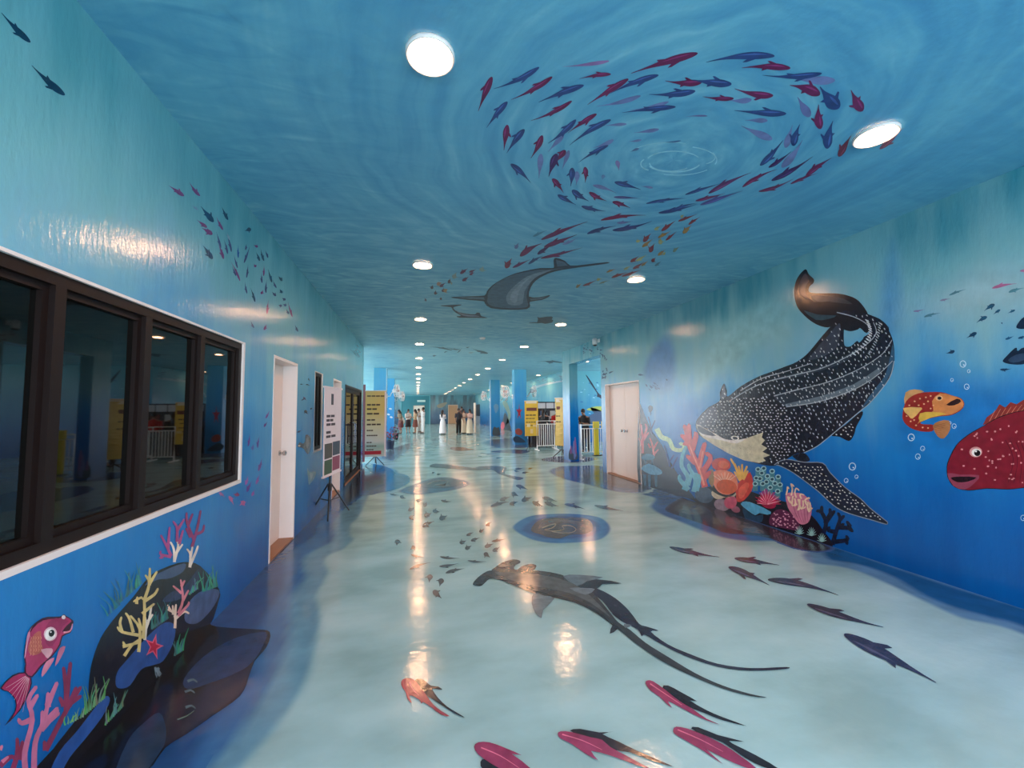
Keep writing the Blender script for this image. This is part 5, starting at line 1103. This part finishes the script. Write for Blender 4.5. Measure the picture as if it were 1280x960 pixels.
fan((3.83, 23.92, 2.33), -R90*.8, 0, 'white wall fan reaching into the corridor from the conduit column')
fan((5.07, 23.95, 2.30), R90*.8, 0, 'white wall fan on the bay side of the conduit column')

# camera over the doorway, smoke detector
cc = tag(empty('security_camera', (AR, 9.36, 3.16)), 'white security camera over the wide doorway', 'camera')
MB().box(-.03, -.002, -.04, .04, -.02, .06).tube([(-.02, 0, .02), (-.09, 0, .0)], .018, 8).build('bracket', M_STEEL, cc); MB().lathe([(.045, -.09), (.06, -.07), (.06, .06), (.035, .075)], 16, (-.12, 0, 0)).build('housing', M_STEEL, cc, True); MB().ball((-.12, 0, -.085), .05, 8, 1, 1, .7).build('lens', M_BLACK, cc, True)
q = onZ((603, 422), HC)
sd = tag(empty('smoke_detector', (q[0], q[1], HC)), 'small white smoke detector on the ceiling between lamp rows', 'smoke detector')
MB().lathe([(.07, -.001), (.075, -.02), (.05, -.045)], 18).build('base', M_WHITE, sd); MB().lathe([(.03, -.045), (.025, -.055)], 14).build('sensor', P((190, 190, 190), .5), sd)

# planters by the columns
def planter(loc, r0, h, pot, leaf, flower, label):
    r = tag(empty('planter', loc), label, 'planter')
    MB().lathe([(r0*.75, 0), (r0*.95, h*.9), (r0*1.05, h*.92), (r0*1.05, h), (r0*.9, h), (r0*.88, h*.9)], 18).build('pot', P(pot, .35), r, False)
    MB().lathe([(r0*.88, h*.86), (r0*.5, h*.92), (.01, h*.93)], 14).build('soil', P((50, 40, 34), .9), r)
    random.seed(int(loc[1]*10)); lv = MB()
    for k in range(70):
        a = random.uniform(0, 6.28); e = random.uniform(.2, 1.3); L = random.uniform(.15, .38)
        c = Vector((math.cos(a)*math.cos(e)*L, math.sin(a)*math.cos(e)*L, h*.9+math.sin(e)*L)); d = Vector((math.cos(a), math.sin(a), .4)).normalized(); s = Vector((-math.sin(a), math.cos(a), 0))
        lv.add([c-d*.06, c+s*.022, c+d*.07, c-s*.022], [(0, 1, 2, 3)])
    for k in range(9):
        a = k*.7; lv.tube([(0, 0, h*.88), (math.cos(a)*.08, math.sin(a)*.08, h*.9+.2)], .005, 5)
    o = lv.build('foliage', P(leaf, .5), r); o['kind'] = 'stuff'
    if flower:
        fl = MB()
        for k in range(24):
            a = random.uniform(0, 6.28); L = random.uniform(.08, .3); fl.ball((math.cos(a)*L, math.sin(a)*L, h*.9+random.uniform(.08, .35)), .03, 4)
        o = fl.build('flowers', P(flower, .5), r); o['kind'] = 'stuff'
planter((-1.06, 17.25, 0), .2, .34, (40, 52, 82), (44, 60, 44), (150, 60, 84), 'blue pot of pink flowers behind the yellow tour banner')
planter((-1.1, 22.85, 0), .17, .34, (30, 28, 36), (40, 56, 40), (120, 40, 90), 'black pot of purple flowers by the women with phones')
bag = tag(empty('white_bag', (-.98, 28.6, .62)), 'white tote bag held by the woman in brown', 'bag')
MB().lathe([(.10, 0), (.17, .08), (.18, .25), (.11, .42), (.06, .46)], 14, ell=.5).build('sack', P((226, 224, 220), .7), bag, True); MB().tube([(-.05, 0, .44), (-.03, 0, .58), (.03, 0, .58), (.05, 0, .44)], .008, 6).build('strap', P((226, 224, 220), .7), bag)
# standing white pole screen beside the cream women
ps = tag(empty('screen_panel', (3.75, 27.3, 0)), 'tall cream panel on edge beside the women in cream', 'panel')
MB().box(-.045, .045, 0, .5, .03, 2.0).build('sheet', P((232, 214, 196), .5), ps); MB().box(-.12, .12, .02, .48, 0, .03).build('base', P((180, 170, 160), .5), ps)

# ------------------------------------------------------------------ people
SKIN, HAIR = (150, 104, 80), (22, 16, 16)
def skin_mesh(verts, edges, rad, root=0, sub=1):
    me = bpy.data.meshes.new('skin_tmp'); me.from_pydata(verts, edges, [])
    o = bpy.data.objects.new('skin_tmp', me); COL.objects.link(o)
    md = o.modifiers.new('s', 'SKIN'); md.use_smooth_shade = True; md.branch_smoothing = .6
    if not me.skin_vertices: me.skin_vertices.new()
    for i, sv in enumerate(me.skin_vertices[0].data):
        r = rad[i]; sv.radius = r if hasattr(r, '__len__') else (r, r); sv.use_root = (i == root)
    ss = o.modifiers.new('b', 'SUBSURF'); ss.levels = sub; ss.render_levels = sub
    dg = bpy.context.evaluated_depsgraph_get(); out = bpy.data.meshes.new_from_object(o.evaluated_get(dg))
    bpy.data.objects.remove(o); bpy.data.meshes.remove(me)
    return out
def person(loc, rz, H, label, top, bottom, kind='pants', arms=('down', 'down'), hair='short', lean=0., skin=SKIN, sleeve=.55, shoes=(30, 26, 26), hat=None, bow=0.):
    """figure facing -y; kind pants | skirt | dress; arms down | front | up | hold"""
    r = tag(empty('person', loc, rz), label, 'person')
    s = H/1.7
    def V(x, y, z):   # lean the upper body forward about the hips
        if z > .95: y -= (z-.95)*lean
        return Vector((x*s, y*s, z*s))
    v, e, rad = [], [], []
    def add(p, rr, parent=None):
        v.append(V(*p)); rad.append(tuple(q*s for q in rr) if hasattr(rr, '__len__') else rr*s)
        if parent is not None: e.append((parent, len(v)-1))
        return len(v)-1
    pel = add((0, 0, .95), (.135, .10)); wa = add((0, 0, 1.10), (.115, .085), pel); ch = add((0, .0, 1.28), (.145, .10), wa); up = add((0, .01, 1.40), (.12, .085), ch)
    nk = add((0, .0, 1.47), .052, up); hd = add((0, -.01, 1.55), (.068, .078), nk); h2 = add((0, -.005, 1.63), (.074, .088), hd); add((0, .0, 1.68), (.05, .06), h2); add((0, -.115+.02, 1.575), .012, hd)
    hands = []
    for sd, mode in zip((-1, 1), arms):
        sh = add((sd*.175, .01, 1.385), .058, up)
        if mode == 'down': el, wr, hn = (sd*.225, .03, 1.12), (sd*.225, -.03, .88), (sd*.22, -.05, .80)
        elif mode == 'front': el, wr, hn = (sd*.215, -.02, 1.13), (sd*.10, -.22, 1.14), (sd*.06, -.28, 1.17)
        elif mode == 'up': el, wr, hn = (sd*.23, -.08, 1.17), (sd*.12, -.24, 1.36), (sd*.08, -.28, 1.42)
        else: el, wr, hn = (sd*.24, .0, 1.12), (sd*.28, -.12, .92), (sd*.28, -.16, .85)
        a = add(el, .042, sh); b = add(wr, .028, a); c = add(hn, (.036, .02), b)
        d = (Vector(hn)-Vector(wr)).normalized(); side = Vector((0, 1, 0)) if mode in ('down', 'hold') else Vector((1, 0, 0))
        for k in range(4):
            o = side*(k-1.5)*.017; L = (.06, .075, .07, .055)[k]
            p = Vector(hn)+d*.03+o; m1 = p+d*L*.5; m2 = m1+d*L*.5+Vector((-sd*.012, 0, 0)); hands.append([V(*p), V(*m1), V(*m2)])
        p = Vector(hn)-side*.028*(1 if mode in ('down', 'hold') else -sd); hands.append([V(*p), V(*(p+d*.03-side*.015*(1 if mode in ('down', 'hold') else -sd))), V(*(p+d*.06))])
    for sd in (-1, 1):
        hp = add((sd*.09, 0, .88), (.082, .088), pel); kn = add((sd*.10, -.01, .48), .056, hp); an = add((sd*.105, .015, .10), .036, kn); add((sd*.112, -.11, .045), (.038, .026), an)
    me = skin_mesh(v, e, rad)
    bm = bmesh.new(); bm.from_mesh(me)
    tmp = MB()
    for f in hands: tmp.tube(f, [.009*s, .0085*s, .006*s], 6)
    m2 = bpy.data.meshes.new('t'); m2.from_pydata(tmp.v, [], tmp.f); bm.from_mesh(m2); bm.to_mesh(me); bm.free(); bpy.data.meshes.remove(m2)
    me.materials.clear(); me.materials.append(P(skin, .55)); me.name = 'body'; newobj('body', me, r)
    fc = MB()
    for sd in (-1, 1): fc.ball(V(sd*.03, -.088, 1.60), .011*s, 5)
    fc.build('eyes', P((20, 16, 16), .3), r); MB().ball(V(0, -.085, 1.53), .016*s, 5, 1.5, .5, .4).build('mouth', P((130, 66, 64), .5), r)
    # clothes: rings lofted round the body
    def loft(rows, n=18):
        b = MB(); vv = []
        for (cx, cy, z, rx, ry) in rows:
            for k in range(n):
                a = 2*math.pi*k/n; vv.append(V(cx+rx*math.cos(a), cy+ry*math.sin(a), z))
        b.add(vv, [(i*n+k, i*n+(k+1) % n, (i+1)*n+(k+1) % n, (i+1)*n+k) for i in range(len(rows)-1) for k in range(n)]); return b
    t = loft([(0, 0, .86, .165, .125), (0, 0, .98, .16, .122), (0, 0, 1.10, .145, .11), (0, 0, 1.26, .175, .128), (0, .005, 1.38, .17, .11), (0, .005, 1.43, .11, .085), (0, 0, 1.465, .062, .062)])
    for sd, mode in zip((-1, 1), arms):
        i0 = 9 if sd < 0 else 13
        ps_ = [v[9] if sd < 0 else v[13], v[10] if sd < 0 else v[14], v[11] if sd < 0 else v[15]]
        k = sleeve
        pts = [ps_[0], ps_[0].lerp(ps_[1], min(1, k*2))] + ([ps_[1].lerp(ps_[2], (k-.5)*2)] if k > .5 else [])
        t.tube(pts, [.075*s, .058*s, .048*s][:len(pts)], 10)
    t.build('shirt' if kind != 'dress' else 'bodice', P(top, .8), r, True)
    if kind == 'pants':
        b = loft([(0, 0, .99, .158, .122), (0, 0, .90, .168, .128), (0, 0, .82, .17, .125)])
        for sd in (-1, 1): b.tube([V(sd*.085, 0, .90), V(sd*.098, -.005, .50), V(sd*.105, .012, .075)], [.098*s, .078*s, .062*s], 12)
        b.build('trousers', P(bottom, .8), r, True)
    elif kind == 'skirt': loft([(0, 0, 1.0, .15, .118), (0, 0, .88, .185, .15), (0, 0, .65, .21, .18), (0, 0, .45, .225, .2)]).build('skirt', P(bottom, .8), r, True)
    else: loft([(0, 0, 1.02, .15, .12), (0, 0, .88, .19, .16), (0, .0, .5, .23, .2), (0, 0, .09, .26, .23)]).build('skirt', P(bottom, .8), r, True)
    sh_ = MB()
    for sd in (-1, 1): sh_.ball(V(sd*.11, -.055, .038), .05*s, 6, .85, 2.2, .72)
    sh_.build('shoes', P(shoes, .5), r, True)
    hb = MB(); hb.ball(V(0, .022, 1.635), .098*s, 8, .92, 1.0, 1.0)
    if hair == 'long': hb.tube([V(0, .06, 1.62), V(0, .095, 1.48), V(0, .11, 1.30), V(0, .11, 1.18)], [.085*s, .085*s, .075*s, .03*s], 10)
    hb.build('hair', P(HAIR, .45), r, True)
    return r
G = 'visitors in the hall'
person((-1.05, 28.3, 0), math.radians(-60), 1.58, 'woman in brown bending over a phone with a white tote bag'.replace('woman', 'person'), (120, 104, 84), (92, 44, 48), 'skirt', ('front', 'hold'), 'long', .25)
person((-.60, 29.1, 0), math.radians(30), 1.6, 'person in a white blouse and dark skirt beside the tote bag', (214, 196, 188), (46, 30, 34), 'skirt', ('front', 'down'), 'long', .08)
person((-.12, 28.5, 0), math.radians(-75), 1.6, 'person in a tan blouse with long hair holding a phone', (196, 164, 128), (120, 66, 56), 'skirt', ('front', 'front'), 'long', .05, sleeve=.7)
person((.12, 29.9, 0), math.radians(60), 1.64, 'person in grey white clothes half hidden behind the one in white', (190, 186, 184), (196, 190, 186), 'pants', ('front', 'front'), 'short', 0)
person((.38, 28.4, 0), math.radians(-70), 1.72, 'person all in white standing before the pale far door', (232, 230, 228), (230, 228, 226), 'pants', ('down', 'front'), 'short', 0, sleeve=.9)
person((1.58, 26.6, 0), math.radians(140), 1.52, 'person in a long white robe with long dark hair standing alone', (236, 230, 232), (236, 232, 234), 'dress', ('front', 'front'), 'long', 0, sleeve=.95)
person((2.55, 26.2, 0), math.radians(20), 1.62, 'person in a dark shirt and black trousers facing the corridor', (58, 54, 62), (22, 20, 24), 'pants', ('down', 'hold'), 'short', 0)
person((2.93, 27.0, 0), math.radians(50), 1.58, 'person in a long cream dress next to the one in dark clothes', (222, 200, 180), (226, 210, 186), 'dress', ('front', 'front'), 'long', 0)
person((3.22, 26.05, 0), math.radians(-40), 1.56, 'person in a pale pink top and cream skirt by the cream panel', (214, 176, 164), (224, 204, 176), 'dress', ('up', 'front'), 'long', 0)
person((2.95, 28.3, 0), math.radians(10), 1.74, 'person in maroon standing behind the cream dresses', (96, 52, 56), (60, 40, 46), 'pants', ('down', 'down'), 'short', 0)
person((5.75, 13.6, 0), math.radians(-55), 1.5, 'person in a black shirt leaning over the barrier in the doorway', (26, 26, 32), (30, 32, 44), 'pants', ('front', 'front'), 'short', .3)
person((5.45, 14.05, 0), math.radians(60), 1.48, 'person in dark clothes with raised hands half behind the pier', (34, 30, 40), (30, 30, 40), 'pants', ('up', 'up'), 'short', 0)
person((4.95, 16.0, 0), math.radians(150), 1.5, 'person in a black vest with white sleeves at the booth', (24, 22, 26), (50, 36, 44), 'pants', ('front', 'up'), 'long', .1)
person((5.25, 16.7, 0), math.radians(-160), 1.5, 'person in a pale pink blouse at the booth', (222, 190, 186), (60, 40, 60), 'pants', ('front', 'down'), 'long', .1)
person((5.55, 16.1, 0), math.radians(170), 1.52, 'person in a bright red shirt at the booth', (186, 34, 30), (40, 44, 70), 'pants', ('front', 'down'), 'short', 0)
